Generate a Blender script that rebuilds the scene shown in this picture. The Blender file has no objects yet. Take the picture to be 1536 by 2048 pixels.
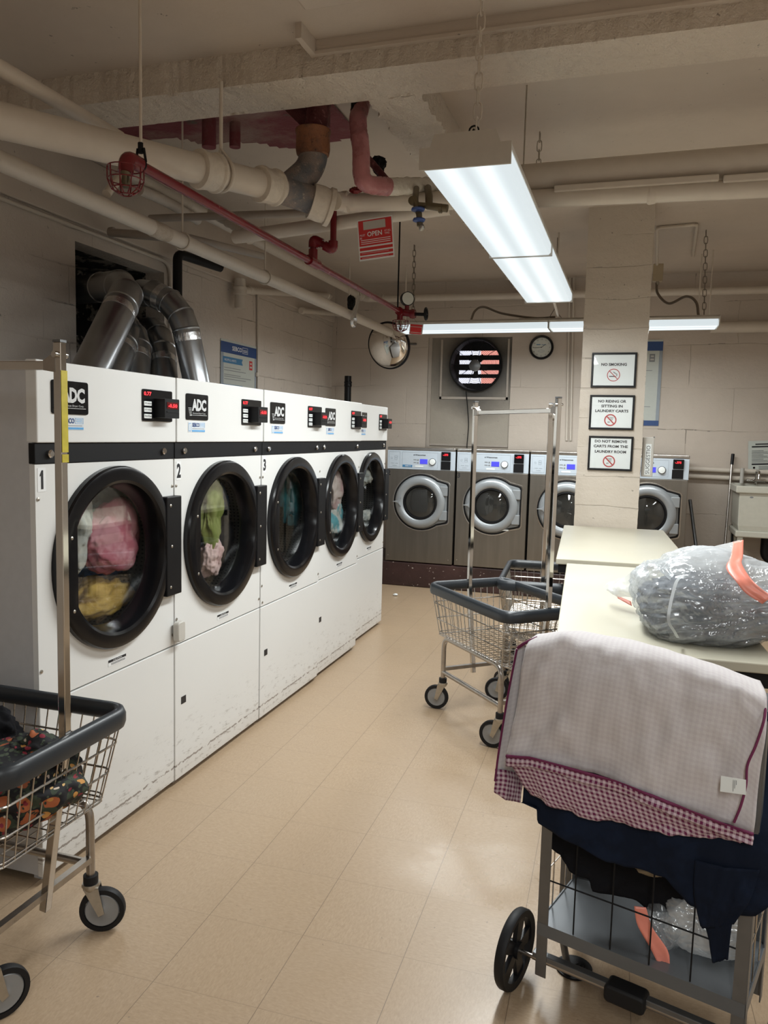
import bpy, bmesh, math, random
from mathutils import Vector, Matrix, noise
PI = math.pi
C = bpy.context.scene.collection
sc = bpy.context.scene

# ---------------------------------------------------------------- camera, world, exposure, lamps
F_PX, CAM_H = 1556.0, 1.466
YAW, PITCH, ROLL = -.3068, -.1005, .025
def cam_axes():
    fw = Vector((math.sin(YAW)*math.cos(PITCH), math.cos(YAW)*math.cos(PITCH), math.sin(PITCH)))
    r = Vector((math.cos(YAW), -math.sin(YAW), 0)); u = r.cross(fw)
    r2 = r*math.cos(ROLL)+u*math.sin(ROLL); u2 = u*math.cos(ROLL)-r*math.sin(ROLL)
    return r2, u2, fw
CR, CU, CF = cam_axes()
cd = bpy.data.cameras.new('camera'); cam = bpy.data.objects.new('camera', cd); C.objects.link(cam)
cd.sensor_fit = 'VERTICAL'; cd.sensor_height = 36; cd.lens = 36*F_PX/2048; cd.clip_start = .05; cd.clip_end = 60
m3 = Matrix((CR, CU, -CF)).transposed()
cam.matrix_world = Matrix.Translation((0, 0, CAM_H)) @ m3.to_4x4()
sc.camera = cam
def at(px, py, X=None, Y=None, Z=None):
    """where the sight line of a photograph pixel meets a plane of the room"""
    d = CR*(px-768) + CU*(1024-py) + CF*F_PX
    o = Vector((0, 0, CAM_H))
    if X is not None: t = (X-o.x)/d.x
    elif Y is not None: t = (Y-o.y)/d.y
    else: t = (Z-o.z)/d.z
    return o + d*t
def pix(p):
    q = Vector(p)-Vector((0, 0, CAM_H)); k = F_PX/q.dot(CF); return 768+q.dot(CR)*k, 1024-q.dot(CU)*k
sc.view_settings.view_transform = 'Standard'; sc.view_settings.look = 'None'
sc.view_settings.gamma = 1; sc.view_settings.use_curve_mapping = False
sc.view_settings.exposure = 0.15
w = bpy.data.worlds.new('world'); sc.world = w; w.use_nodes = True
w.node_tree.nodes['Background'].inputs[0].default_value = (.9, .95, 1, 1)
w.node_tree.nodes['Background'].inputs[1].default_value = .02
TUBE_COL = (.94, .985, .985)
LAMP_W = 34.0        # watts of each 4 ft fluorescent run
LENS_E = 1.1         # glow of the acrylic lens itself
def lamp(name, loc, sx, sy, watt, rot=(0, 0, 0), col=TUBE_COL):
    l = bpy.data.lights.new(name, 'AREA'); l.shape = 'RECTANGLE'; l.size = sx; l.size_y = sy; l.energy = watt; l.color = col
    l.spread = math.radians(180)
    o = bpy.data.objects.new(name, l); C.objects.link(o); o.location = loc; o.rotation_euler = rot
    return o

# ---------------------------------------------------------------- materials
MATS = {}
class NT:
    def __init__(s, name):
        s.m = bpy.data.materials.new(name); s.m.use_nodes = True; s.t = s.m.node_tree
        s.b = s.t.nodes['Principled BSDF']; s.out = s.t.nodes['Material Output']
    def n(s, typ, **kw):
        nd = s.t.nodes.new(typ)
        for k, v in kw.items():
            if k.startswith('i_'):
                key = k[2:]; key = int(key) if key.isdigit() else key
                s.set(nd, key, v)
            else: setattr(nd, k, v)
        return nd
    def set(s, nd, key, v):
        if isinstance(v, bpy.types.NodeSocket): s.t.links.new(v, nd.inputs[key])
        else: nd.inputs[key].default_value = v
    def math(s, op, a, b=None, c=None):
        nd = s.n('ShaderNodeMath', operation=op); s.set(nd, 0, a)
        if b is not None: s.set(nd, 1, b)
        if c is not None: s.set(nd, 2, c)
        return nd.outputs[0]
    def mix(s, f, a, b):
        nd = s.n('ShaderNodeMix', data_type='RGBA'); s.set(nd, 0, f)
        s.set(nd, 6, a if isinstance(a, bpy.types.NodeSocket) else (*a, 1)); s.set(nd, 7, b if isinstance(b, bpy.types.NodeSocket) else (*b, 1))
        return nd.outputs[2]
    def coord(s, which='Object'):
        return s.n('ShaderNodeTexCoord').outputs[which]
    def pos(s): return s.n('ShaderNodeNewGeometry').outputs['Position']
    def sep(s, v):
        nd = s.n('ShaderNodeSeparateXYZ', i_0=v); return nd.outputs[0], nd.outputs[1], nd.outputs[2]
    def comb(s, x, y, z):
        nd = s.n('ShaderNodeCombineXYZ'); s.set(nd, 0, x); s.set(nd, 1, y); s.set(nd, 2, z); return nd.outputs[0]
    def noise(s, vec, scale, detail=3, rough=.5, dist=0):
        nd = s.n('ShaderNodeTexNoise', i_Scale=scale, i_Detail=detail, i_Roughness=rough, i_Distortion=dist); s.set(nd, 'Vector', vec)
        return nd.outputs[0]
    def ramp(s, f, a, b):
        nd = s.n('ShaderNodeMapRange'); s.set(nd, 0, f); nd.inputs[1].default_value = a; nd.inputs[2].default_value = b
        return nd.outputs[0]
    def bump(s, h, strength=.3, dist=.01, prev=None):
        nd = s.n('ShaderNodeBump', i_Strength=strength, i_Distance=dist); s.set(nd, 'Height', h)
        if prev is not None: s.set(nd, 'Normal', prev)
        return nd.outputs[0]
    def fin(s, col=None, rough=None, metal=None, nrm=None, **kw):
        if col is not None: s.set(s.b, 'Base Color', col if isinstance(col, bpy.types.NodeSocket) else (*col, 1))
        if rough is not None: s.set(s.b, 'Roughness', rough)
        if metal is not None: s.set(s.b, 'Metallic', metal)
        if nrm is not None: s.set(s.b, 'Normal', nrm)
        for k, v in kw.items(): s.set(s.b, k, v)
        return s.m
def plain(name, col, rough=.5, metal=0, var=.08, scale=30, bump=0, **kw):
    """painted or moulded material: slight uneven colour and sheen"""
    if name in MATS: return MATS[name]
    n = NT(name); v = n.coord(); ns = n.noise(v, scale, 4)
    c = n.mix(ns, tuple(max(0, x*(1-var)) for x in col), tuple(min(1, x*(1+var)) for x in col))
    r = n.math('MULTIPLY_ADD', ns, .12, rough-.06)
    nr = n.bump(ns, .4, bump) if bump else None
    MATS[name] = n.fin(c, r, metal, nr, **kw); return MATS[name]
def emit(name, col, e):
    if name in MATS: return MATS[name]
    n = NT(name); n.set(n.b, 'Base Color', (*[c*.3 for c in col], 1)); n.set(n.b, 'Emission Color', (*col, 1)); n.set(n.b, 'Emission Strength', e)
    MATS[name] = n.m; return n.m
def painted_wall(name, col, axes='xz', bw=.4, bh=.2, blocks=True, lump=.006, dirt=.25, mortar=.55, joint=.5, dark_area=None):
    """thickly painted masonry: block joints, trowel lumps, small dark pits"""
    n = NT(name); p = n.pos(); x, y, z = n.sep(p)
    u = {'x': x, 'y': y, 'z': z}[axes[0]]; v = {'x': x, 'y': y, 'z': z}[axes[1]]
    wob = n.noise(p, 3.0, 4)
    uv = n.comb(n.math('ADD', n.math('MULTIPLY_ADD', wob, .05, u), 12.3), n.math('MULTIPLY_ADD', n.noise(p, 2.3, 4), .06, v), 0)
    big = n.noise(p, 1.1, 5, .6); med = n.noise(p, 14, 5, .65); fine = n.noise(p, 120, 3)
    c = n.mix(n.ramp(big, .3, .7), tuple(a*.9 for a in col), tuple(min(1, a*1.07) for a in col))
    pit = n.math('MULTIPLY', n.math('GREATER_THAN', n.noise(p, 26, 3, .7), .71), .75)
    c = n.mix(pit, c, tuple(a*.35 for a in col))
    h = n.math('ADD', n.math('MULTIPLY', med, .9), n.math('MULTIPLY', fine, .12))
    if blocks:
        br = n.n('ShaderNodeTexBrick', i_Scale=1.0, offset=.5); n.set(br, 'Vector', uv)
        for k, q in (('Mortar Size', .005), ('Mortar Smooth', .6), ('Brick Width', bw), ('Row Height', bh), ('Bias', 0.0)): br.inputs[k].default_value = q
        f = n.math('MULTIPLY', br.outputs['Fac'], n.ramp(n.noise(p, 1.7, 3), .42, .62))
        crack = n.math('MULTIPLY', f, n.math('GREATER_THAN', n.noise(p, 5, 4, .6), .57))
        c = n.mix(n.math('MULTIPLY', f, .18), c, tuple(a*.6 for a in col))
        c = n.mix(n.math('MULTIPLY', crack, mortar), c, tuple(a*.25 for a in col))
        h = n.math('SUBTRACT', h, n.math('MULTIPLY', f, joint))
    if dark_area:  # grime spreading around the given centre
        dx = n.math('SUBTRACT', x, dark_area[0]); dz = n.math('SUBTRACT', z, dark_area[1]); d = n.math('SQRT', n.math('ADD', n.math('MULTIPLY', dx, dx), n.math('MULTIPLY', dz, dz)))
        g_ = n.ramp(n.math('ADD', d, n.math('MULTIPLY', big, .35)), .80, .45); c = n.mix(n.math('MULTIPLY', g_, .9), c, (.03, .027, .024))
    nr = n.bump(h, .75, lump)
    return n.fin(c, n.math('MULTIPLY_ADD', med, .2, .42), 0, nr)
WALLC = (.53, .462, .395)
M = {}
M['wall_back'] = painted_wall('painted_block_back', WALLC, 'xz', .8, .4, joint=.9, mortar=.75)
M['wall_left'] = painted_wall('painted_block_left', (.60, .535, .47), 'yz', .42, .22, lump=.014, joint=.9)
M['pillar'] = painted_wall('painted_block_pillar', (.54, .475, .40), 'xz', 40, .205, lump=.010, mortar=.9, joint=1.2)
M['ceil'] = painted_wall('painted_concrete_slab', (.58, .505, .43), 'xy', blocks=False, lump=.004)
M['beam'] = painted_wall('painted_rough_beam', (.66, .585, .50), 'xz', blocks=False, lump=.05)
def pink_slab():
    n = NT('stained_slab'); p = n.pos()
    a = n.ramp(n.noise(p, 1.6, 6, .65), .44, .58); b = n.ramp(n.noise(p, 3.3, 5, .7), .6, .66)
    c = n.mix(a, (.26, .17, .15), (.17, .035, .045)); c = n.mix(b, c, (.10, .09, .07))
    return n.fin(c, .7, 0, n.bump(n.noise(p, 22, 5, .7), .8, .012))
M['pink_slab'] = pink_slab()
def floor_mat():
    n = NT('beige_vinyl_tile'); p = n.pos(); x, y, z = n.sep(p); th = .0238; T = .3048
    c_, s_ = math.cos(th), math.sin(th); X0, Y0 = -.8353, 1.6734
    xr = n.math('SUBTRACT', x, X0); yr = n.math('SUBTRACT', y, Y0)
    u = n.math('DIVIDE', n.math('ADD', n.math('MULTIPLY', xr, c_), n.math('MULTIPLY', yr, s_)), T)
    v = n.math('DIVIDE', n.math('SUBTRACT', n.math('MULTIPLY', yr, c_), n.math('MULTIPLY', xr, s_)), T)
    fu = n.math('PINGPONG', u, .5); fv = n.math('PINGPONG', v, .5)
    line = n.math('MAXIMUM', n.math('LESS_THAN', fu, .0035), n.math('MULTIPLY', n.math('LESS_THAN', fv, .003), .55))
    iu = n.math('FLOOR', u); iv = n.math('FLOOR', v)
    par = n.math('PINGPONG', n.math('ADD', iu, iv), 1.0)
    wn = n.n('ShaderNodeTexWhiteNoise', noise_dimensions='2D'); n.set(wn, 'Vector', n.comb(iu, iv, 0))
    va = n.comb(n.math('MULTIPLY', u, 4.5), n.math('MULTIPLY', v, 13.0), 0); vb = n.comb(n.math('MULTIPLY', u, 13.0), n.math('MULTIPLY', v, 4.5), 3)
    vm = n.n('ShaderNodeMix', data_type='VECTOR'); n.set(vm, 0, par); n.set(vm, 4, va); n.set(vm, 5, vb)
    streak = n.noise(vm.outputs[1], 4.0, 6, .7, .6)
    c = n.mix(n.ramp(streak, .35, .68), (.335, .236, .148), (.43, .315, .208))
    c = n.mix(n.math('MULTIPLY', wn.outputs[0], .22), c, (.36, .26, .175))
    soil = n.ramp(n.noise(p, 1.3, 4), .42, .75); c = n.mix(n.math('MULTIPLY', soil, .25), c, (.36, .27, .18))
    c = n.mix(n.math('MULTIPLY', line, .7), c, (.13, .09, .06))
    speck = n.math('GREATER_THAN', n.noise(p, 60, 2), .745); c = n.mix(n.math('MULTIPLY', speck, .6), c, (.12, .09, .07))
    # thick wax worn into an uneven shiny patch beside the cart
    px = n.math('DIVIDE', n.math('ADD', x, .30), .42); py = n.math('DIVIDE', n.math('SUBTRACT', y, 2.48), .24)
    d = n.math('SQRT', n.math('ADD', n.math('MULTIPLY', px, px), n.math('MULTIPLY', py, py)))
    patch = n.ramp(n.math('ADD', d, n.math('MULTIPLY', n.noise(p, 7, 6, .75), 1.3)), 1.65, 1.35)
    rg = n.math('MULTIPLY_ADD', n.noise(p, 5, 5, .6), .18, .24)
    rg = n.math('SUBTRACT', rg, n.math('MULTIPLY', patch, .06))
    nr = n.bump(n.math('SUBTRACT', n.noise(p, 9, 4), n.math('MULTIPLY', line, .6)), .12, .003)
    return n.fin(c, rg, 0, nr, **{'Specular IOR Level': .5})
M['floor'] = floor_mat()
def enamel(name, col, dirt=True):
    n = NT(name); v = n.coord(); x, y, z = n.sep(v)
    ns = n.noise(v, 3, 4)
    c = n.mix(ns, tuple(a*.96 for a in col), col)
    if dirt:  # kick scuffs and rust flecks low on the panels
        low = n.ramp(z, .32, .03); hz = n.comb(n.math('MULTIPLY', x, 6.0), n.math('MULTIPLY', y, 6.0), n.math('MULTIPLY', z, 22.0))
        sc_ = n.math('MULTIPLY', n.ramp(n.noise(hz, 2.2, 8, .8), .55, .61), low)
        c = n.mix(n.math('MULTIPLY', sc_, .75), c, (.16, .13, .11))
        foot = n.ramp(z, .13, .0); c = n.mix(n.math('MULTIPLY', foot, .3), c, (.45, .36, .27))
        d = n.math('MULTIPLY', n.math('LESS_THAN', n.math('ABSOLUTE', n.math('SUBTRACT', z, n.math('MULTIPLY_ADD', n.noise(n.comb(n.math('MULTIPLY', x, 40.0), 0, 0), 1.0, 2), .02, .075))), .004), n.math('GREATER_THAN', n.noise(v, 40, 2), .45))
        c = n.mix(n.math('MULTIPLY', d, .7), c, (.12, .08, .06))
    return n.fin(c, n.math('MULTIPLY_ADD', ns, .1, .3), 0, n.bump(n.noise(v, 180, 2), .05, .001))
M['white'] = enamel('white_enamel', (.69, .69, .675))
M['grey_side'] = plain('grey_enamel_side', (.50, .50, .51), .4)
M['black'] = plain('black_plastic', (.008, .008, .009), .4, **{'Specular IOR Level': .22})
M['blackgloss'] = plain('black_gloss_paint', (.004, .004, .005), .2, **{'Specular IOR Level': .3})
M['blackmatte'] = plain('black_matte', (.008, .008, .009), .6, **{'Specular IOR Level': .2})
M['rubber'] = plain('black_rubber', (.010, .010, .011), .55, bump=.001, **{'Specular IOR Level': .25})
M['bumper'] = plain('slate_vinyl_bumper', (.020, .024, .029), .38)
M['chrome'] = plain('chrome', (.58, .57, .56), .1, 1, var=.1, scale=12)
M['chrome_dull'] = plain('dull_chrome_tube', (.42, .39, .36), .30, 1, var=.25, scale=25)
M['zinc'] = plain('zinc_plate', (.46, .43, .38), .42, 1, var=.25, scale=40)
M['wire'] = plain('plated_wire', (.50, .47, .43), .28, 1, var=.2)
M['duct'] = plain('galvanised_duct', (.40, .415, .43), .30, 1, var=.18, scale=9, bump=.002)
M['foiltape'] = plain('foil_tape', (.75, .76, .77), .25, 1, var=.2, scale=60, bump=.004)
M['galv'] = plain('grey_angle_iron', (.17, .175, .18), .42, .75, var=.2, scale=18)
M['shelfgrey'] = plain('grey_shelf_sheet', (.13, .14, .15), .35, .3, var=.12, scale=6)
M['pipe'] = plain('cream_pipe_paint', (.60, .54, .465), .38, 0, var=.07, scale=18, bump=.003)
M['pipe_dark'] = plain('taupe_pipe_paint', (.40, .35, .30), .5, 0, var=.12, scale=18, bump=.004)
M['pipe_lumpy'] = plain('lumpy_cream_paint', (.62, .56, .48), .45, 0, var=.15, scale=35, bump=.02)
M['red'] = plain('red_gloss_paint', (.15, .007, .012), .25, 0, var=.2, scale=14)
M['redmatte'] = plain('red_print', (.55, .03, .03), .5)
M['pinkwrap'] = plain('pink_insulation_wrap', (.42, .17, .18), .28, 0, var=.35, scale=14, bump=.03)
M['whitewrap'] = plain('white_insulation_wrap', (.62, .58, .51), .3, 0, var=.12, scale=22, bump=.03)
def rusty(name, a, b, c3, sc_=9):
    n = NT(name); v = n.coord(); k = n.noise(v, sc_, 6, .7); k2 = n.noise(v, sc_*4, 4, .7)
    c = n.mix(n.ramp(k, .42, .56), a, b); c = n.mix(n.ramp(k2, .6, .66), c, c3)
    return n.fin(c, .6, .1, n.bump(n.math('ADD', k, k2), .7, .01))
M['castiron'] = rusty('weathered_cast_iron', (.13, .135, .15), (.24, .20, .18), (.42, .37, .30))
M['castred'] = rusty('cast_iron_red_stained', (.10, .02, .025), (.16, .05, .05), (.30, .12, .12))
M['rust'] = rusty('orange_rusted_iron', (.27, .11, .05), (.16, .07, .04), (.03, .02, .02))
M['duct_dark'] = plain('sooty_flue', (.05, .05, .05), .8)
M['brass'] = plain('dirty_brass', (.17, .14, .09), .45, .7, var=.3)
M['blue'] = plain('blue_handle', (.03, .07, .25), .4)
M['table'] = plain('cream_laminate', (.50, .47, .375), .33, 0, var=.03, scale=4)
M['tub'] = plain('laundry_tub_plastic', (.52, .51, .44), .45)
M['paper'] = plain('paper_white', (.72, .75, .74), .5, var=.02)
M['paper_dim'] = plain('laminated_notice', (.50, .53, .49), .35, var=.04)
M['ink'] = plain('black_ink', (.015, .015, .018), .5)
M['inkgrey'] = plain('grey_ink', (.2, .21, .22), .5)
M['sebcoblue'] = plain('navy_blue_print', (.018, .06, .20), .4)
M['ribbon'] = plain('light_blue_print', (.05, .19, .36), .4)
M['skyblue'] = plain('sky_blue_print', (.10, .33, .62), .4)
M['whiteink'] = plain('white_ink', (.75, .76, .76), .5)
M['signred'] = plain('prohibition_red', (.42, .05, .05), .5)
M['cream_sticker'] = plain('grey_sticker', (.48, .46, .42), .5)
M['wash_panel'] = plain('pale_blue_grey_fascia', (.46, .52, .58), .35, var=.03)
M['silverplastic'] = plain('silver_plastic', (.30, .32, .335), .32, .25, var=.05)
M['darkglass'] = plain('dark_door_bowl', (.018, .017, .016), .12)
M['beigebox'] = plain('beige_metal_box', (.45, .37, .25), .5)
M['cable'] = plain('flexible_conduit', (.20, .17, .14), .4, .6, bump=.002)
M['yellowtape'] = plain('yellow_measuring_tape', (.55, .46, .04), .5, var=.3, scale=40)
M['plinth'] = None
def plinth_mat():
    n = NT('oxblood_floor_paint'); p = n.pos()
    c = n.mix(n.ramp(n.noise(p, 4, 5), .35, .7), (.028, .013, .012), (.055, .026, .024))
    c = n.mix(n.math('GREATER_THAN', n.noise(p, 38, 2), .70), c, (.35, .30, .27))
    return n.fin(c, .38, 0, n.bump(n.noise(p, 20, 4), .5, .006))
M['plinth'] = plinth_mat()
def steel():
    n = NT('brushed_stainless_steel'); v = n.coord(); x, y, z = n.sep(v)
    br = n.noise(n.comb(n.math('MULTIPLY', x, 3.0), y, n.math('MULTIPLY', z, 260.0)), 1.0, 4)
    run = n.noise(n.comb(n.math('MULTIPLY', x, 26.0), y, n.math('MULTIPLY', z, 1.6)), 1.0, 4)
    c = n.mix(run, (.21, .195, .172), (.30, .28, .25))
    return n.fin(c, n.math('MULTIPLY_ADD', br, .12, .30), 1, n.bump(br, .05, .001))
M['steel'] = steel()
M['steel_top'] = plain('polished_steel_top', (.5, .48, .45), .2, 1)
def lens_mat():
    n = NT('glowing_prismatic_lens'); v = n.coord(); x, y, z = n.sep(v)
    # two tubes behind the acrylic
    b = n.math('ABSOLUTE', n.math('SUBTRACT', n.math('ABSOLUTE', y), .055)); g = n.ramp(b, .06, .0)
    g = n.math('MULTIPLY_ADD', n.math('MULTIPLY', g, g), .45, .62)
    n.set(n.b, 'Base Color', (.12, .13, .13, 1)); n.set(n.b, 'Roughness', .3)
    n.set(n.b, 'Emission Color', (.86, .96, 1.0, 1)); n.set(n.b, 'Emission Strength', n.math('MULTIPLY', g, LENS_E))
    pr = n.n('ShaderNodeTexChecker', i_Scale=220.0); n.set(pr, 'Vector', v); n.set(n.b, 'Normal', n.bump(pr.outputs[1], .2, .001))
    return n.m
M['lens'] = lens_mat()
M['lampbody'] = plain('white_lamp_housing', (.50, .47, .42), .4)
def clear(name, tint=(1, 1, 1), refl=.08, rough=.02, f=.6):
    n = NT(name); tr = n.n('ShaderNodeBsdfTransparent'); tr.inputs[0].default_value = (*tint, 1)
    gl = n.n('ShaderNodeBsdfGlossy'); gl.inputs['Roughness'].default_value = rough
    lw = n.n('ShaderNodeLayerWeight', i_Blend=.25); f = n.math('MULTIPLY_ADD', lw.outputs['Fresnel'], f, refl)
    mx = n.n('ShaderNodeMixShader'); n.set(mx, 0, f); n.t.links.new(tr.outputs[0], mx.inputs[1]); n.t.links.new(gl.outputs[0], mx.inputs[2])
    n.t.links.new(mx.outputs[0], n.out.inputs[0]); return n.m
M['glass'] = clear('door_glass', (.95, .96, .96), .012, f=.30)
M['washglass'] = clear('washer_door_glass', (.45, .44, .42), .05)
M['frameglass'] = clear('picture_frame_glass', (1, 1, 1), .02)
M['ledred'] = emit('red_led_digits', (1, .02, .03), 3.0)
M['lcd'] = emit('blue_lcd', (.06, .06, .62), 1.0)
M['lcdwhite'] = emit('pale_lcd', (.65, .72, .95), .8)
def plastic_bag(name='thin_translucent_poly_bag', milky=.16):
    n = NT(name); v = n.coord()
    wr = n.noise(v, 8, 3, .55, 1.5); w2 = n.math('ABSOLUTE', n.math('SUBTRACT', wr, .5)); nb = n.bump(w2, .8, .03)
    tr = n.n('ShaderNodeBsdfTransparent'); tr.inputs[0].default_value = (.93, .95, .96, 1)
    df = n.n('ShaderNodeBsdfTranslucent'); df.inputs[0].default_value = (.8, .82, .83, 1)
    d2 = n.n('ShaderNodeBsdfDiffuse'); d2.inputs[0].default_value = (.8, .82, .84, 1)
    gl = n.n('ShaderNodeBsdfGlossy'); gl.inputs['Roughness'].default_value = .16; n.set(gl, 'Normal', nb)
    a = n.n('ShaderNodeMixShader'); n.set(a, 0, .5); n.set(gl, 'Roughness', .22); n.t.links.new(df.outputs[0], a.inputs[1]); n.t.links.new(d2.outputs[0], a.inputs[2])
    b = n.n('ShaderNodeMixShader'); n.set(b, 0, n.math('ADD', n.math('MULTIPLY_ADD', n.ramp(wr, .5, .75), .4, milky), n.math('MULTIPLY', n.ramp(n.math('ADD', n.sep(v)[2], n.math('MULTIPLY', n.sep(v)[0], .3)), .05, .13), .4))); n.t.links.new(tr.outputs[0], b.inputs[1]); n.t.links.new(a.outputs[0], b.inputs[2])
    c = n.n('ShaderNodeMixShader'); n.set(c, 0, .16); n.t.links.new(b.outputs[0], c.inputs[1]); n.t.links.new(gl.outputs[0], c.inputs[2])
    n.t.links.new(c.outputs[0], n.out.inputs[0]); return n.m
M['bag'] = plastic_bag(milky=.24); M['bagmouth'] = plastic_bag('doubled_poly_bag', .55)
M['whiteseam'] = plain('white_heat_seal', (.55, .58, .60), .35)
M['bagtie'] = plain('coral_drawstring', (.80, .26, .19), .35, var=.12)
M['mirror'] = plain('convex_mirror_silver', (.80, .78, .74), .04, 1, var=.01)
M['clockface'] = plain('clock_face', (.60, .62, .58), .4)
def cloth(name, col, col2=None, sc_=8, rough=.85, thr=(.45, .55), weave=True):
    n = NT(name); v = n.coord(); k = n.noise(v, sc_, 4, .6)
    c = n.mix(n.ramp(k, *thr), col, col2 or tuple(a*.8 for a in col))
    nr = n.bump(n.noise(v, 300, 2), .3, .001)
    return n.fin(c, rough, 0, nr, **{'Specular IOR Level': .15})
M['navy'] = cloth('navy_cotton', (.006, .010, .022), (.008, .014, .032))
M['blackcloth'] = cloth('black_cotton', (.008, .008, .010))
M['denim'] = cloth('charcoal_cotton', (.018, .02, .026))
def gingham(name, strength):
    n = NT(name); u, v, _ = n.sep(n.coord('UV'))
    fu = n.math('LESS_THAN', n.math('FRACT', n.math('DIVIDE', u, .0125)), .5)
    fv = n.math('LESS_THAN', n.math('FRACT', n.math('DIVIDE', v, .0125)), .5)
    s = n.math('MULTIPLY', n.math('ADD', fu, fv), .5)
    k = n.noise(n.coord(), 7, 4)
    if strength == 1: c = n.mix(s, (.62, .50, .56), (.135, .008, .062))
    else:
        c = n.mix(n.math('MULTIPLY', s, .55), (.58, .55, .548), (.48, .43, .452)); c = n.mix(n.math('MULTIPLY', k, .25), c, (.56, .515, .525))
    return n.fin(c, .85, 0, n.bump(n.noise(n.coord(), 60, 4, .6), .35, .003), **{'Sheen Weight': .15})
M['gingham'] = gingham('burgundy_gingham', 1); M['gingham_back'] = gingham('gingham_wrong_side', .2)
M['burgundy'] = plain('burgundy_overlock_thread', (.14, .012, .065), .7)
def floral(name, base, cols, sc_=16):
    n = NT(name); v = n.coord(); d = n.noise(v, 9, 3)
    vv = n.n('ShaderNodeVectorMath', operation='ADD'); n.set(vv, 0, v)
    dd = n.n('ShaderNodeTexNoise', i_Scale=14.0); n.set(dd, 'Vector', v); sc2 = n.n('ShaderNodeVectorMath', operation='SCALE'); n.set(sc2, 0, dd.outputs[1]); sc2.inputs['Scale'].default_value = .05
    n.t.links.new(sc2.outputs[0], vv.inputs[1])
    c = None
    for i, (col, r, s) in enumerate(cols):
        vo = n.n('ShaderNodeTexVoronoi', i_Scale=s); n.set(vo, 'Vector', vv.outputs[0])
        off = n.n('ShaderNodeVectorMath', operation='ADD'); n.t.links.new(vv.outputs[0], off.inputs[0]); off.inputs[1].default_value = (i*3.7, i*1.9, i*5.1); n.set(vo, 'Vector', off.outputs[0])
        f = n.math('LESS_THAN', vo.outputs['Distance'], r)
        c = n.mix(f, base if c is None else c, col)
    return n.fin(c, .8, 0, n.bump(d, .3, .01))
M['floral'] = floral('dark_floral_print', (.005, .005, .007), [((.030, .042, .024), .40, 30.0), ((.05, .065, .04), .26, 44.0), ((.36, .10, .035), .30, 15.0), ((.50, .24, .06), .20, 21.0), ((.62, .40, .16), .10, 22.0), ((.22, .02, .035), .2, 26.0), ((.55, .45, .36), .10, 24.0), ((.02, .03, .018), .22, 52.0)])
M['floral_pink'] = floral('pale_floral_print', (.42, .52, .45), [((.48, .08, .20), .36, 38.0), ((.58, .35, .42), .26, 50.0), ((.10, .30, .20), .2, 44.0)])

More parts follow.
